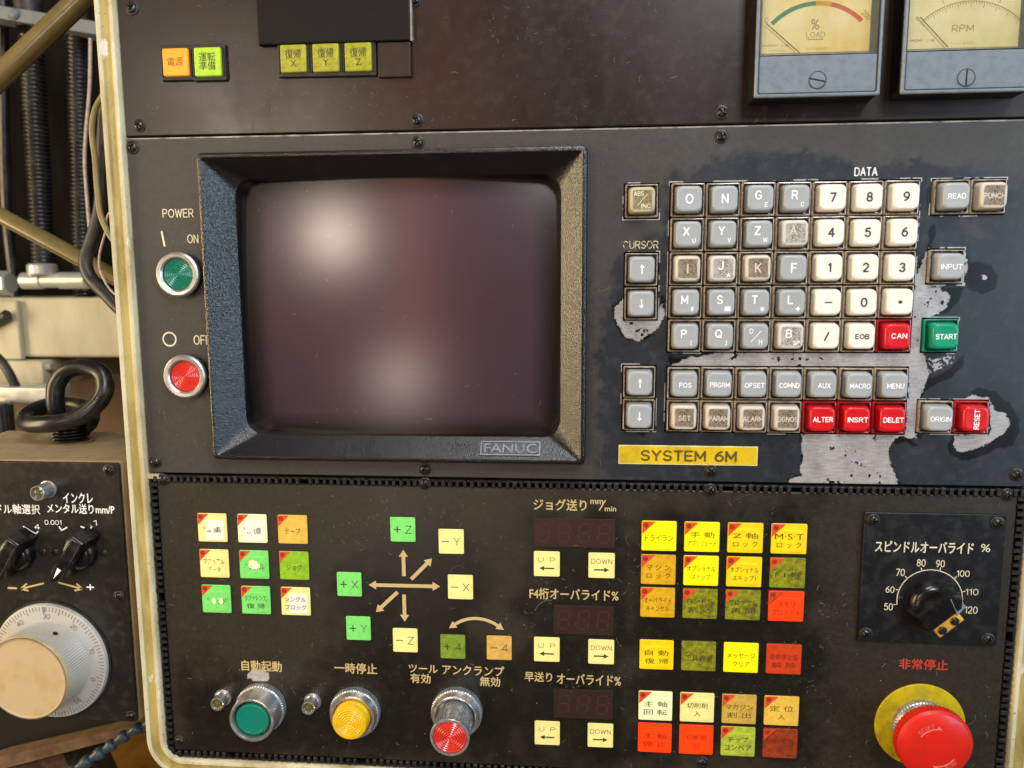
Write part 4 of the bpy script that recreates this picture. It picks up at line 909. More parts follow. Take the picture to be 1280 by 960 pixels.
rows = [[('O', 0), ('N', 0), ('GE', 0), ('RC', 0), '7', '8', '9'],
        [('XU', 0), ('YV', 0), ('ZW', 0), ('AI', 1), '4', '5', '6'],
        [('I', 2), ('JA', 1), ('K', 2), ('F', 0), '1', '2', '3'],
        [('M#', 0), ('S=', 0), ('T*', 0), ('L+', 0), '-', '0', '·'],
        [('P[', 0), ('Q]', 1), ('D/H', 0), ('BSP', 1), '/', 'EOB', 'CAN']]
py1 = (PAD1[3]-PAD1[2])/5
for j, row in enumerate(rows):
    for i, q in enumerate(row):
        x, y = KX0+(i+.5)*PITCH, PAD1[3]-(j+.5)*py1
        if isinstance(q, tuple):
            s, wr = q; ink = 'white_ink' if wr == 0 or s in ('JA', 'Q]', 'BSP') else 'worn_key_ink'
            lg = DIV[s] if s in DIV else one(s) if len(s) == 1 else two(s[0], s[1:])
            cap = ('key_grey', 'key_worn', 'key_dirty')[wr]
            if s == 'Q]': cap = 'key_grey'
            nm = s if s in DIV else s[0]
            key(x, y, cap, ('grey key lettered ' if cap == 'key_grey' else 'scuffed key lettered ')+nm if s != 'AI' else 'scuffed key with its print rubbed off', lg, ink)
        elif q == 'CAN': key(x, y, 'key_red', 'red key lettered CAN', [('CAN', .6, .3, 8.4, 3.)])
        elif q == 'EOB': key(x, y, 'key_white', 'ivory key lettered EOB', [('EOB', 0, 0, 7.6, 2.8)], 'dark_ink')
        else:
            hgt = {'-': None, '·': None, '/': 5.2}.get(q, 5.2)
            lg = [(q, 0, 0, None, hgt)] if hgt else [(q, 0, 0, 4.2 if q == '-' else 1.3, .6 if q == '-' else 1.3)]
            key(x, y, 'key_white', 'ivory key marked with '+{'·': 'a point', '-': 'a minus and scratches', '/': 'a slash'}.get(q, 'the number '+q), lg, 'dark_ink')
py2 = (PAD2[3]-PAD2[2])/2
for j, row in enumerate((('POS', 'PRGRM', 'OFSET', 'COMND', 'AUX', 'MACRO', 'MENU'), ('SET', 'PARAM', 'ALARM', 'DGNOS', 'ALTER', 'INSRT', 'DELET'))):
    for i, s in enumerate(row):
        red = j == 1 and i > 3; worn = j == 1 and i < 4
        key(KX0+(i+.5)*PITCH, PAD2[3]-(j+.5)*py2, 'key_red' if red else 'key_dirty' if worn else 'key_grey', ('red' if red else 'soiled' if worn else 'grey')+' key lettered '+s, word_(s), 'worn_key_ink' if worn else 'white_ink')
key(*SC['abs'], 'key_abs', 'yellowed key lettered ABS/INC', DIV['ABS/INC'], 'cream_ink')
for k, s, nm in (('cu', '↑', 'upper key pair'), ('cd', '↓', 'upper key pair'), ('pu', '↑', 'lower key pair'), ('pd', '↓', 'lower key pair')):
    key(*SC[k], 'key_grey', 'grey key with %s arrow in the %s' % ('an up' if s == '↑' else 'a down', nm), [(s, 0, 0, 2.8, 5.2)])
key(*SC['read'], 'key_grey', 'grey key lettered READ', word_('READ')); key(*SC['punch'], 'key_dirty', 'brown stained key lettered PUNCH', word_('PUNCH'), 'worn_key_ink')
key(*SC['input'], 'key_grey', 'grey key lettered INPUT', word_('INPUT')); key(*SC['start'], 'key_green', 'green key lettered START', word_('START'))
key(*SC['origin'], 'key_grey', 'grey key lettered ORIGIN', word_('ORIGIN')); key(*SC['reset'], 'key_red', 'red key with sideways lettering RESET', word_('RESET'))

# ------------------------------------------------------------------ round push buttons
def rings(r, n, z, d=.35):
    """concentric ridges moulded into a lens"""
    p = []
    for i in range(n): p += [(r*(1-i/n), z), (r*(1-(i+.35)/n), z+d), (r*(1-(i+.65)/n), z+d)]
    return p+[(.05, z)]
def power(px, py, mt, label, lens):
    x, y = P(px, py, 7.); t_ = thing('push_button', label, 'button', x, y)
    MB().lathe([(13, -.2), (13, 4.2), (12.6, 5.)], 40, knurl=(0, 1, .5)).build('collar', 'black', t_, 20)
    MB().lathe([(13.2, 4.2), (13.4, 5.5), (13.1, 6.6), (12.2, 7.2), (10.4, 7.0), (9.5, 6.2), (9.3, 3)], 48).build('bezel_ring', 'alu', t_)
    MB().lathe([(9.25, 3), (9.25, 5.2)]+rings(9., 7, 5.4), 40).build('lens', lens, t_, 25)
power(221, 343, None, 'round green ribbed push button in a metal ring, marked ON', 'green_lens')
power(230, 471, None, 'round red ribbed push button in a metal ring, marked OFF', 'red_lens')
def pilot(px, py, label, parent=None, z0=0., hgt=9., ox=0, oy=0):
    x, y = P(px, py, z0+hgt)
    t_ = thing('pilot_lamp', label, 'lamp', x, y, z0, 'small chrome pilot lamps')
    MB().lathe([(5.6, -.2), (5.6, .6), (4.4, 1.), (4.3, hgt-.4), (4.1, hgt), (3.6, hgt), (3.4, hgt-1.5)], 28).build('barrel', 'chrome', t_)
    MB().lathe([(3.5, hgt-3), (3.5, hgt-1.6), (2.4, hgt-.9), (.05, hgt-.6)], 20).build('lens', 'lamp_glass', t_)
pilot(271, 881, 'small chrome pilot lamp between the cabinet rim and teal push button'); pilot(385, 886, 'small chrome pilot lamp between teal and yellow push buttons')
def base_ring(t_, top):
    MB().lathe([(16.2, -.2), (16.2, 1.0), (16.2, 4.6), (15.4, 5.2)], 120, knurl=(0, 2, .45)).build('knurled_collar', 'knurl', t_, 20)
    MB().lathe([(15.4, 4.6), (15., 5.6), (14.4, top-1.), (14.2, top-.2), (13.6, top), (12.6, top-.1), (12.2, top-1.2), (12.0, top-4), (11.9, 2)], 56).build('barrel', 'chrome', t_, 30)
x, y = P(314.5, 900.4, 16.5); t_ = thing('push_button', 'round teal flat push button in a tall chrome barrel', 'button', x, y); base_ring(t_, 17.)
MB().lathe([(10.6, 2), (10.6, 15.2), (10.2, 15.8), (8.9, 16.), (8.7, 15.7), (.05, 15.7)], 48).build('cap', 'teal_cap', t_, 30)
x, y = P(440, 897.5, 9.); t_ = thing('push_button', 'round yellow ribbed push button protruding from a chrome barrel', 'button', x, y); base_ring(t_, 9.)
MB().lathe([(11.2, 2), (11.2, 13.6), (10.6, 15.), (9.2, 15.2)]+rings(9.0, 6, 15., .4), 44).build('cap', 'yellow_cap', t_, 30)
x, y = P(571, 890, 2.); t_ = thing('selector_switch', 'chrome selector switch with round red ribbed lens', 'switch', x, y); base_ring(t_, 9.)
kn = MB().lathe([(10.8, 2), (10.8, 24), (11.6, 26), (11.9, 29.4), (11.5, 30), (10.4, 30), (10.2, 28.5)], 60, knurl=(4, 5, .0)).build('knob', 'knurl', t_, 25)
for i in range(16):
    a = 2*math.pi*i/16; MB().box(-.45, .45, 10.6, 11.3, 12, 25).build('grip_rib', 'knurl', t_).rotation_euler = (0, 0, a)
MB().box(-1.2, 1.2, 10.5, 12.4, 10, 30.2).build('index_tab', 'alu', t_).rotation_euler = (0, 0, math.radians(38))
MB().lathe([(10.2, 24), (10.2, 29.2)]+rings(10., 7, 29.4, .4), 44).build('lens', 'red_lens', t_, 25)
# emergency stop
x, y = P(1150, 907, 1.); es = thing('emergency_stop', 'large red mushroom stop button on a yellow disc', 'stop button', x, y)
MB().lathe([(26.2, -.2), (26.2, .7), (25.9, 1.), (12, 1.)], 72).build('disc', 'estop_disc', es)
MB().lathe([(16.8, .8), (16.8, 4.2), (16., 4.8)], 120, knurl=(0, 1, .45)).build('knurled_collar', 'knurl', es, 20)
MB().lathe([(16., 4.4), (15.6, 5.4), (13.4, 9.2), (12.8, 9.4), (11.4, 9.4), (11.2, 7.2)], 56).build('barrel', 'alu', es)
MB().lathe([(10.2, 5), (10.2, 13.5)], 40).build('stem', 'chrome', es)
mu = MB().lathe([(12., 12.4), (20.5, 13.2), (21.2, 14.2), (21.4, 18.5), (21.0, 20.2), (19.6, 21.6), (17, 22.7), (12, 23.6), (6, 24.1), (.05, 24.2)], 110, knurl=(1, 3, .6)).build('mushroom_cap', 'estop', es, 22)
def arc_text(parent, s, R_, a0, a1, h, zf, mt):
    for i, ch_ in enumerate(s):
        a = math.radians(a0+(a1-a0)*(i+.5)/len(s)); txt(parent, ch_, R_*math.cos(a), R_*math.sin(a), None, h, zf, mt, a-math.pi/2, 0., 'embossed_letter')
for a_off in (0, 180):
    arc_text(mu, 'RESET', 13.2, 142+a_off, 100+a_off, 2.5, 23.55, 'estop_mark'); 
    aa_ = [math.radians(q+a_off) for q in (146, 128, 110, 92, 80)]
    inner = [(11.2*math.cos(q), 11.2*math.sin(q)) for q in aa_]; outer = [(11.9*math.cos(q), 11.9*math.sin(q)) for q in aa_[:-1]]+[(13.4*math.cos(aa_[-2]-.02), 13.4*math.sin(aa_[-2]-.02))]
    MB().add([(x_, y_, 23.72) for x_, y_ in inner+outer[::-1]], [tuple(range(len(inner)+len(outer)))[::-1]]).build('embossed_arrow', 'estop_mark', mu, 0)

# ------------------------------------------------------------------ spindle override plate
cx, cy, w, h = PR(1080, 640, 1257, 644, 2.); c1 = PR(1073, 800, 1245, 808, 2.)
pcx, pcy, pw, ph = 207.2, -172.8, 78.6, 79.4
so = thing('override_switch', 'square black dial plate with numbered scale and bar knob', 'rotary switch', pcx, pcy)
MB().slab(pw, ph, .4, -.2, 2.2, .35).build('plate', 'satin_plate', so)
for q in ((1092.5, 651), (1248, 654.5), (1083, 793), (1236, 800)): screw(so, *q, 2.2, pcx, pcy)
txtp(so, 'スピンドルオーバライド', 1094, 677, 1217, 691, 2.3, 'cream_ink', pcx, pcy, .016); txtp(so, '%', 1226, 680, 1238, 690, 2.3, 'cream_ink', pcx, pcy, .016)
kx, ky = P(1162, 750, 2.3); kx -= pcx; ky -= pcy; Rk = 18.4
ring(so, kx, ky, Rk-.25, Rk+.25, 'cream_ink', 2.3, -8, 190, name='scale_arc')
for s, q, an in (('50', (1105, 754, 1116, 763), 190), ('60', (1107, 733, 1118, 741), 163), ('70', (1120, 711, 1131, 720), 136), ('80', (1146, 699, 1157, 708), 107), ('90', (1170, 700, 1181, 709), 76), ('100', (1196, 713, 1212, 721), 46), ('110', (1207, 736, 1223, 744), 17), ('120', (1206, 758, 1222, 767), -8)):
    txtp(so, s, *q, 2.3, 'cream_ink', pcx, pcy, .014)
    a = math.radians(an); u = Vector((math.cos(a), math.sin(a))); stroke(so, Vector((kx, ky))+u*Rk, Vector((kx, ky))+u*(Rk+2), .5, 'cream_ink', 2.3, 'scale_tick')
sx_, sy_ = P(1126, 749, 2.5); o = inst('fixing_screw', SCREW, 'screw', so, (sx_-pcx, sy_-pcy, 1.9)); o.scale = (.7, .7, .5)
def bar_knob(parent, x, y, z, rot, r=12., ln=19., wd=8.2, hgt=13., mark='white_ink'):
    k = MB().lathe([(r, -.2), (r, 2.5), (r*.93, 5), (r*.8, 6.5), (r*.6, 7)], 40).build('knob', 'bakelite', parent, 35, (x, y, z)); k.rotation_euler = (0, 0, rot)
    sec = lambda w_, l0, l1, z_: [(-w_, -l0, z_), (w_, -l0, z_), (w_, l1*.7, z_), (w_*.25, l1, z_), (-w_*.25, l1, z_), (-w_, l1*.7, z_)]
    b_ = MB().loft([sec(wd*.62, ln*.72, ln*.8, 1.), sec(wd*.6, ln*.72, ln*.8, 3.), sec(wd*.5, ln*.66, ln*.76, hgt-1.5), sec(wd*.42, ln*.62, ln*.72, hgt-.3), sec(wd*.3, ln*.58, ln*.66, hgt)], True, True).build('bar', 'bakelite', k, 35)
    if mark: MB().add([(-1.5, ln*.28, hgt+.05), (1.5, ln*.28, hgt+.05), (0, ln*.6, hgt+.05)], [(0, 1, 2)]).build('white_pointer', mark, k, 0)
    return k
kq = bar_knob(so, kx+.8, ky-1.8, 2.2, math.radians(-48), 13.5, 19, 13, 13, None)
ptr = MB().slab(6.2, 17, .6, 3, 12.2, .6, 0, 0).build('brass_pointer', 'brass', kq, loc=(9.4, -1.5, 0))
MB().loft([[(-3.5, 8.2, 5), (7.6, 5.2, 5), (9.6, 13, 5), (1.5, 15.4, 5)], [(-3., 8.6, 13.3), (7.2, 5.8, 13.1), (8.4, 12, 9.6), (1.5, 14.4, 10.2)]], True, True).build('highlight_facet', 'meter_trim', kq, 20)  # grey wedge painting the silver highlight on the knob's side
for yy in (2.4, -6.2):
    MB().lathe([(2.4, 11.8), (2.4, 12.9), (2., 13.4), (.05, 13.6)], 20).build('set_screw', 'screw', kq, loc=(9.4, yy, 0))
# ------------------------------------------------------------------ digital displays and lit buttons
SEG = {'a': (-1, 2, 1, 2), 'd': (-1, -2, 1, -2), 'g': (-1, 0, 1, 0), 'f': (-1, 0, -1, 2), 'e': (-1, -2, -1, 0), 'b': (1, 0, 1, 2), 'c': (1, -2, 1, 0)}
def display(px, n, label):
    cx, cy, w, h = PR(*px); t_ = thing('digit_display', label, 'display', cx, cy, 0, 'unlit number windows')
    MB().slab(w, h, .3, -.3, .25, .1).build('window', 'display', t_)
    for i in range(n):
        dx = (i-(n-1)/2)*w/n*.98; dg = MB(); k1, k2 = w/n*.26, h*.155
        for x0, y0, x1, y1 in SEG.values():
            p, q = Vector((dx+x0*k1+y0*.35, y0*k2)), Vector((dx+x1*k1+y1*.35, y1*k2)); u = (q-p).normalized(); n_ = Vector((-u.y, u.x))*.55; p += u*.7; q -= u*.7
            dg.add([(*(p+n_), .3), (*(p-n_), .3), (*(q-n_), .3), (*(q+n_), .3)], [(0, 1, 2, 3)])
        dg.build('digit', 'segment', t_, 0)
display((667, 648, 769, 684), 4, 'unlit four digit window under ジョグ送り'); display((692, 757, 767, 793), 3, 'unlit three digit window under F4桁'); display((692, 862, 766, 898), 3, 'unlit three digit window under 早送り')

def lit_button(x, y, w, h, mt, text, label, group, ink='olive_ink', corner=None, lens=None, tw=.74, th=None, bold=.004, ty=-.06):
    t_ = thing('lit_button', label, 'button', x, y, 0, group)
    MB().slab(w+.9, h+.9, .9, -.3, .18, .1).build('surround', 'gap', t_)
    MB().slab(w, h, .8, -.2, .85, .3).build('cap', LIT[mt], t_)
    z = .9
    if lens: MB().slab(w*.64, h*.72, 1.6, .6, 1.15, .25, w*.08, -h*.08).build('raised_lens', LIT[lens], t_); z = 1.2
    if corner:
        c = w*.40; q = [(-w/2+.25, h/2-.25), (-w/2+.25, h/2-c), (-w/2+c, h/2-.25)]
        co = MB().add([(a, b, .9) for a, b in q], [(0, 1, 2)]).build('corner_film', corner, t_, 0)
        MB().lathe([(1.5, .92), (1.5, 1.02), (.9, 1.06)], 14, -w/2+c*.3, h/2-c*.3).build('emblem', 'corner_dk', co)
    if text:
        lines = text.split('\n'); n = len(lines); hh_ = th or (h*.19 if n > 1 else h*.22)
        for i, s in enumerate(lines):
            wide = max(len(q.strip()) for q in lines); lw = min(w*.90, w*tw*len(s)/max(wide, 4)) if ' ' not in s else w*tw*.86
            txt(t_, s, w*.0, h*ty+((n-1)/2-i)*h*.28, lw, hh_, z+.02, ink, 0, bold, 'legend')
    return t_
# three by three mode block
gx0, gy0 = P(247, 641); gx1, gy1 = P(389, 769); gw = 18.8; gpx = (gx1-gx0-gw)/2; gh = 18.4; gpy = (gy0-gy1-gh)/2
G3 = 'three by three block of mode buttons'
for j, i, mt, ln, s, ink, lab in ((0, 0, 'cream', 'worn', '編 集', 'worn_dark', 'cream mode button rubbed white, beside the 記憶 button'), (0, 1, 'pale', 'worn', '記 憶', 'worn_dark', 'cream mode button with a scorched worn lens'), (0, 2, 'gold', None, 'テープ', 'olive_ink', 'amber mode button reading テープ'),
        (1, 0, 'cream', 'cream', 'マニュアル\nデータ', 'worn_dark', 'cream mode button with half rubbed off マニュアル'), (1, 1, 'green', 'green', 'ハンドル', 'worn_dark', 'green mode button with a pale chipped patch'), (1, 2, 'lime', None, 'ジョグ', 'olive_ink', 'lime mode button reading ジョグ'),
        (2, 0, 'green', 'green', 'ラピッド', 'worn_dark', 'green mode button with white chips, below the cream マニュアル one'), (2, 1, 'green', 'green', 'リファレンス\n復 帰', 'olive_ink', 'green mode button reading リファレンス 復帰'), (2, 2, 'cream', 'worn', 'シングル\nブロック', 'olive_ink', 'cream mode button reading シングル ブロック')):
    t_ = lit_button(gx0+gw/2+i*gpx, gy0-gh/2-j*gpy, gw, gh, mt, s, lab, G3, ink, 'corner', ln, .72)
    if (j, i) in ((1, 1), (2, 0)):
        for k in range(3 if i == 1 else 2):
            n_ = 12; ox_, oy_ = ((-.5, .5), (2.6, -.6), (1., -1.6))[k] if i == 1 else ((-1.5, -1.2), (3.2, -1.))[k]; rad = (3.2, 1.8, 1.4)[k] if i == 1 else (1.5, 1.6)[k]
            pr = [(ox_+rad*(.75+.4*RNG.random())*math.cos(2*math.pi*q/n_), oy_+rad*(1. if i == 1 else 1.5)*(.75+.3*RNG.random())*math.sin(2*math.pi*q/n_), 1.26+.01*k) for q in range(n_)]
            MB().add(pr, [tuple(range(n_))]).build('worn_patch', LIT['pale'], t_, 0)
# axis buttons
GA = 'axis jog buttons round the printed arrows'
for s, px, mt, c in (('+ Z', (487, 646, 520, 678), 'green', 'green'), ('− Y', (547, 661, 581, 693), 'cream', 'cream'), ('+ X', (420, 715, 453, 746), 'green', 'green'), ('− X', (559, 718, 592, 750), 'cream', 'cream'), ('+ Y', (432, 770, 464, 801), 'green', 'green'), ('− Z', (490, 785, 523, 816), 'cream', 'cream'), ('+ 4', (550, 793, 582, 824), 'dgreen', 'dull green'), ('− 4', (608, 794, 640, 826), 'dorange', 'dull orange')):
    cx, cy, w, h = PR(*px, .8); w = 15.6; h = 15.6
    t_ = lit_button(cx, cy, w, h, mt, None, c+' jog button reading '+s.replace(' ', ''), GA)
    txt(t_, s[0], -w*.22, 0, 4.4, None if s[0] == '+' else .55, .92, 'olive_ink', 0, -.004, 'legend'); txt(t_, s[2], w*.23, 0, 4., 5., .92, 'olive_ink', 0, -.004, 'legend')
# UP and DOWN pairs
for row, nm in ((((667, 689, 700, 721), (735, 691, 769, 723)), 'four digit jog feed'), (((667, 796, 700, 828), (735, 799, 768, 831)), 'three digit F4 override'), (((668, 901, 700, 932), (734, 904, 767, 935)), 'three digit rapid override')):
    for q, s in zip(row, ('U P', 'DOWN')):
        cx, cy, w, h = PR(*q, .8); w = h = 15.8
        t_ = lit_button(cx, cy, w, h, 'cream', None, 'cream button printed %s below the %s display' % (s.replace(' ', ''), nm), 'cream UP and DOWN buttons')
        txt(t_, s, 0, h*.17, w*(.66 if s == 'U P' else .8), 3.1, .92, 'olive_ink', 0, -.006, 'legend')
        sg = -1 if s == 'U P' else 1; a = 4.6*sg; y0 = -h*.17
        pts = [(-a, y0-.45, .92), (a*.35, y0-.45, .92), (a*.35, y0-1.5, .92), (a, y0, .92), (a*.35, y0+1.5, .92), (a*.35, y0+.45, .92), (-a, y0+.45, .92)]
        MB().add(pts, [tuple(range(7)) if sg > 0 else tuple(range(6, -1, -1))]).build('arrow', 'olive_ink', t_, 0)
# four column block
x0 = P(802.5, 651, .8)[0]; x1 = P(1009.5, 657, .8)[0]; bw_ = 20.5; pit = (x1-x0-bw_)/3
tops = [(802, 651, 688), (801, 693, 730), (800, 734, 771), (799, 799.5, 836), (798, 863.5, 899.5), (798, 903.5, 939.5)]
TXT = [[('ドライラン', 'bright', 'bright yellow', 1), ('手 動\nアブソリュート', 'bright', 'bright yellow', 1), ('Z 軸\nロ ッ ク', 'yellow', 'yellow', 1), ('M·S·T\nロ ッ ク', 'yellow', 'yellow', 1)],
       [('マ シ ン\nロ ッ ク', 'amber', 'amber', 1), ('オプショナル\nストップ', 'bright', 'bright yellow', 1), ('オプショナル\nスキップ1', 'yellow', 'yellow', 1), ('F 1 桁', 'olive', 'grimy olive', 1)],
       [('オーバライド\nキャンセル', 'amber', 'amber', 1), ('ハンドル\n割 込', 'olive', 'grimy olive', 1), ('プログラム\n再 開', 'olive', 'grimy olive', 1), ('メモリ\nプロテクト', 'redor', 'orange red', 2)],
       [('自 動\n復 帰', 'yellow', 'yellow', 0), ('工具表示', 'olive', 'grimy olive', 0), ('メッセージ\nクリア', 'bright', 'bright yellow', 0), ('非常停止仮\n解 除', 'reddim', 'dim red', 0)],
       [('主 軸\n回 転', 'pale', 'pale cream', 1), ('切削剤\n入', 'cream', 'cream', 1), ('マガジン\n割 出', 'tan', 'tan', 1), ('定 位\n入', 'gold', 'golden', 1)],
       [('主 軸\n停 止', 'redor', 'orange red', 0), ('切削剤\n切', 'redor', 'orange red', 0), ('チップ\nコンベア', 'chip', 'dull lime', 1), ('自動電源\n断', 'redold', 'rusty red', 2)]]
EN = dict(zip([q[0] for r_ in TXT for q in r_], ('dry run', 'manual absolute', 'Z axis lock', 'M S T lock', 'machine lock', 'optional stop', 'optional skip', 'F 1 digit', 'override cancel', 'handle interrupt', 'program restart', 'memory protect',
      'automatic return', 'tool display', 'message clear', 'emergency stop release', 'spindle rotate', 'coolant on', 'magazine index', 'orient', 'spindle stop', 'coolant off', 'chip conveyor', 'automatic power off')))
for (tx, ty0, ty1), row in zip(tops, TXT):
    ya, yb = P(tx, ty0, .8)[1], P(tx, ty1, .8)[1]; h = ya-yb
    for i, (s, mt, c, cn) in enumerate(row):
        ink = 'brown_ink' if mt in ('bright', 'yellow', 'amber', 'tan', 'gold') else 'rust_ink' if mt in ('redor', 'reddim', 'redold') else 'olive_ink'
        t_ = lit_button(x0+bw_/2+i*pit, (ya+yb)/2, bw_, h, mt, s, c+' lit button printed '+s.replace(' ', '').replace('\n', ' ')+' ('+EN[s]+')', 'four column block of lit buttons', ink, 'corner' if cn == 1 else 'corner_same' if cn == 2 else None, mt if mt in ('bright', 'cream', 'pale', 'redor', 'yellow', 'chip') else None, .80, bold=.002)
        if cn == 2: stroke(t_, (-bw_/2+.2, h/2-8.4), (-bw_/2+8.4, h/2-.2), .3, 'gap', .93, 'corner_line')

# ------------------------------------------------------------------ handwheel pendant
PD = -12.
pxr = P(145, 577, PD)[0]; pyt = P(145, 577, PD)[1]; pyb = P(178, 905, PD)[1]; pxl = pxr-150; pxr = (P(145, 577, PD)[0]+P(178, 905, PD)[0])/2
pcx_, pcy_, pw_, ph_ = (pxl+pxr)/2, (pyt+pyb)/2, pxr-pxl, pyt-pyb
pe = thing('handwheel_pendant', 'black faced pendant box with a large pulse handwheel', 'pendant', pcx_, pcy_, PD)
MB().slab(pw_, ph_, 2.5, -96, -2.6, 1.2).build('housing', 'pendant_case', pe)
MB().slab(pw_-2.4, ph_-2.4, 1.5, -2.7, 0., .5).build('face_plate', 'pendant', pe)
def pq(px, py, d=0.): q = P(px, py, PD+d); return q[0]-pcx_, q[1]-pcy_
def screw_p(px, py, s=1.):
    x, y = pq(px, py, 1); o = inst('screw', SCREW, 'screw', pe, (x, y, 0), RNG.uniform(0, 6)); o.scale = (s, s, s); inst('washer', WASHER, 'washer', o)
for q in ((135, 588), (148, 746), (163, 896)): screw_p(*q)
for q in ((52, 691), (67, 691), (128, 692)):
    x, y = pq(*q, 1); o = inst('fixing_screw', SCREW, 'screw', pe, (x, y, -.4)); o.scale = (.9, .9, .6)
def ptxt(s, x0, y0, x1, y1, mt='white_ink', bold=.014):
    cx, cy, w, h = PR(x0, y0, x1, y1, PD); txt(pe, s, cx-pcx_, cy-pcy_, w, h, .12, mt, 0, bold)
ptxt('インクレ', 79, 616, 116, 629); ptxt('メンタル送りmm/P', 59, 630, 143, 642); ptxt('ハンドル軸選択', -30, 630, 50, 642, 'worn_white2'); ptxt('0.001', 56, 650, 77, 656); ptxt('.1', 113, 650, 121, 657); ptxt('4', 43, 655, 50, 662)
ptxt('−', 10, 734, 21, 736, 'gold'); ptxt('+', 108, 730, 118, 738)
def pst(*pts, w=.9, mt='white_ink'):
    for a, b in zip(pts[:-1], pts[1:]): stroke(pe, pq(*a), pq(*b), w, mt)
pst((74, 658), (77, 663), (84, 659)); pst((101, 658), (112, 662), (115, 658)); pst((29, 658), (45, 667), (48, 664))
def parrow(a, b, mt):
    pst(a, b, w=1.2, mt=mt); A, B = Vector(a), Vector(b); u = (A-B).normalized(); n_ = Vector((-u.y, u.x))
    for s in (-1, 1): q = B+u*9+n_*4.5*s; pst(tuple(q), b, w=1.2, mt=mt)
parrow((55, 729), (26, 736), 'gold'); parrow((73, 728), (103, 736), 'gold')
for px, py, a in ((97, 692, -35), (19, 693, -35)):
    x, y = pq(px, py, 4); bar_knob(pe, x, y, 0., math.radians(a+180), 11.5, 25, 8.6, 17)
x, y = pq(46, 617, 11); lb = MB().lathe([(5.8, -.2), (5.8, .8), (5., 1.2), (4.9, 10.6), (4.6, 11), (4.1, 11), (3.9, 9.2)], 28).build('pilot_lamp', 'knurl', pe, loc=(x, y, 0))
MB().lathe([(4., 8), (4., 9.2), (2.6, 9.9), (.05, 10.1)], 20).build('lens', 'lamp_glass', lb)
# handwheel
hx, hy = pq(62, 827, 3.); RD = 39.6
dl = MB().lathe([(RD+.6, -.2), (RD+.6, 1.6), (RD, 3.2), (RD-.6, 3.4), (28, 3.8), (27.6, 3.)], 96).build('dial', 'dial', pe, 30, (hx, hy, 0))
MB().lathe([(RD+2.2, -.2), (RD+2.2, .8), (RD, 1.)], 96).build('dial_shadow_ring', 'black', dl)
tk = MB(); A0 = 2.0
for i in range(100):
    a = math.radians(A0+i*3.6); k = 4.6 if i % 5 == 0 else 3.; u = Vector((math.cos(a), math.sin(a))); n_ = Vector((-u.y, u.x))*.16
    p, q = u*(RD-.9), u*(RD-.9-k); zz = 3.55
    tk.add([(*(p-n_), zz), (*(p+n_), zz), (*(q+n_), zz+.12), (*(q-n_), zz+.12)], [(0, 1, 2, 3)])
tk.build('graduation', 'dark_ink', dl, 0)
for i in range(10):
    a = math.radians(-20+i*36.); txt(dl, str(i*10), 32.2*math.cos(a), 32.2*math.sin(a), None, 3.3, 3.85, 'dark_ink', a-math.pi/2, 0, 'numeral')
MB().lathe([(28.6, 3.4), (28.6, 4.2), (28.3, 23.5)], 200, knurl=(0, 2, .35)).build('knurled_grip', 'dial', dl, 20)
MB().lathe([(28.3, 23.2), (28.1, 25.2), (27.6, 25.8), (26.6, 25.8), (26.3, 25.3), (.05, 25.3)], 96).build('wheel_face', 'wheelface', dl, 30)
MB().lathe([(26.7, 24.8), (27.0, 25.95), (27.7, 25.95), (28.2, 24.7)], 96).build('bright_rim', 'alu', dl)
a_ = math.radians(62); MB().lathe([(1.6, 0), (1.6, .3), (.05, .3)], 20, 0, 0, 'x').build('set_screw', 'gap', dl, loc=(0, 0, 0)).matrix_local = Matrix.Translation((28.3*.001*math.cos(a_), 28.3*.001*math.sin(a_), .013)) @ Matrix.Rotation(a_, 4, 'Z')
stroke(dl, (0, RD-1), (0, RD-5), .6, 'dark_ink', 3.9, 'index_line')
# pigtail eyebolt on the pendant's top
ytop = pyt
yb_ = P(90, 552)[1]; dE = DIST*(1-ytop/yb_); dE = max(min(dE, PD-20), PD-80)
ex_, _ = P(90, 552, dE)
eb = thing('eyebolt', 'black pigtail eyebolt screwed into the top of the pendant', 'eyebolt')
prof = [(15.5, -.6), (15.5, .8), (12.6, 1.)]
MB().lathe(prof, 40, 0, 0, 'y').build('washer', 'ledge', eb, loc=(ex_, ytop, dE))
prof = []
for i in range(6): prof += [(10.6, 1+i*2.3), (12.0, 1.8+i*2.3), (12.0, 2.4+i*2.3)]
MB().lathe([(10.6, -1)]+prof+[(9, 15.2), (5, 15.6)], 40, 0, 0, 'y').build('threaded_shank', 'bakelite', eb, 30, (ex_, ytop, dE))
def eo(l): return [(*P(x, y, dE+d), dE+d) for x, y, d in l]
rp = smoothpath(eo([(92, 548, 0), (100, 538, -3), (112, 527, -10), (112, 513, -22), (90, 506, -30), (58, 508, -26), (35, 518, -8), (34, 529, 6), (60, 530, 14), (92, 524, 13), (118, 508, 10), (131, 488, 6), (127, 467, 2), (106, 459, 0), (84, 464, 0), (71, 480, 1), (69, 500, 1), (72, 517, -1)]), 10)
MB().tube(rp, 6.1, 20).build('loop', 'loop_rubber', eb, 60)
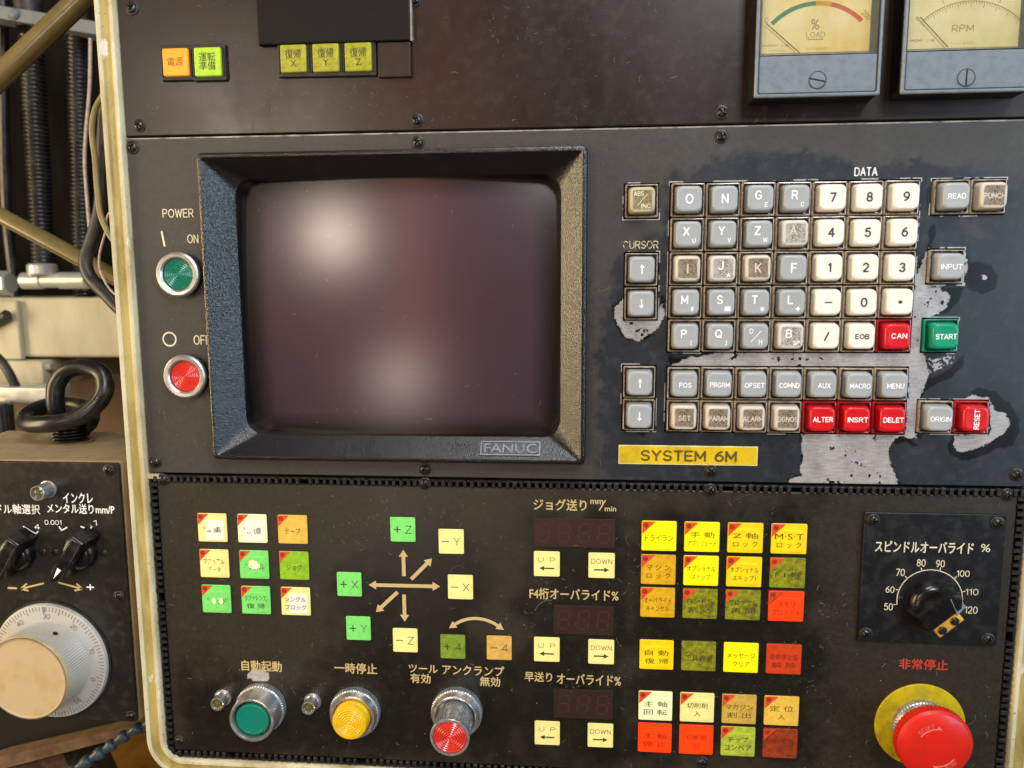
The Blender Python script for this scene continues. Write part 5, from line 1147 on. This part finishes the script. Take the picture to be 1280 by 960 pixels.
# ------------------------------------------------------------------ dust and lint
ln_ = MB(); RN = random.Random(11)
def on_panel():
    while True:
        x, y = RN.uniform(XL+8, XR-8), RN.uniform(YB+8, YT-50)
        if bx0-2 < x < bx1+2 and by0-2 < y < by1+2: continue
        if abs(y-SEAM1) < 2 or abs(y-SEAM2) < 8: continue
        if x > 20 and SEAM2 < y < SEAM1: continue
        if x > 85 and y > 90: continue
        return x, y
def fibre(x, y, L_, w, z=.18):
    a = RN.uniform(0, 6.28); c = RN.uniform(-1.2, 1.2); p = Vector((x, y)); n = 5; pts = []
    for i in range(n+1):
        pts.append((p.x, p.y, z+RN.uniform(0, .12))); p = p+Vector((math.cos(a), math.sin(a)))*L_/n; a += c/n*2+RN.uniform(-.25, .25)
    ln_.tube(pts, w, 3, False)
def speck(x, y, s):
    a = RN.uniform(0, 3); c, d = s*math.cos(a), s*math.sin(a)
    ln_.add([(x+c, y+d, .1), (x-d*.6, y+c*.6, .1), (x-c, y-d, .1), (x+d*.6, y-c*.6, .1), (x, y, .1+s)], [(0, 1, 4), (1, 2, 4), (2, 3, 4), (3, 0, 4)])
for i in range(230): fibre(*on_panel(), RN.uniform(.8, 4.), RN.uniform(.025, .05))
for i in range(14): fibre(*on_panel(), RN.uniform(6, 14), RN.uniform(.03, .05))
for i in range(1700): speck(*on_panel(), abs(RN.gauss(0, .11))+.05)
for i in range(110):
    x, y = ocx+RN.uniform(-88, 88), ocy+RN.uniform(-70, 70); zs = 2.62-((x-ocx)**2+(y-ocy)**2)/(2*Rc)
    if i < 26: fibre(x, y, RN.uniform(1., 4.), RN.uniform(.025, .045), zs)
    else:
        s = abs(RN.gauss(0, .12))+.05; ln_.add([(x+s, y, zs-.05), (x, y+s*.7, zs-.05), (x-s, y, zs-.05), (x, y-s*.6, zs-.05), (x, y, zs+s)], [(0, 1, 4), (1, 2, 4), (2, 3, 4), (3, 0, 4)])
for k in range(26):     # swept-up drifts round the buttons
    cx, cy = P(*RN.choice([(470, 655), (440, 690), (500, 632), (560, 645), (610, 690), (600, 780), (430, 665), (640, 780), (700, 850), (790, 700), (240, 880), (360, 865), (220, 130), (560, 60), (470, 120), (290, 70), (640, 50), (690, 745), (780, 770), (1050, 760), (1060, 880), (830, 790), (930, 855), (1000, 850), (460, 630), (350, 120)]))
    for i in range(9): fibre(cx+RN.gauss(0, 9), cy+RN.gauss(0, 5), RN.uniform(.6, 2.6), RN.uniform(.025, .045))
tag(ln_.build('lint', 'lint', None, 0), 'pale dust and lint fibres scattered over the panels', 'lint', None, 'stuff')
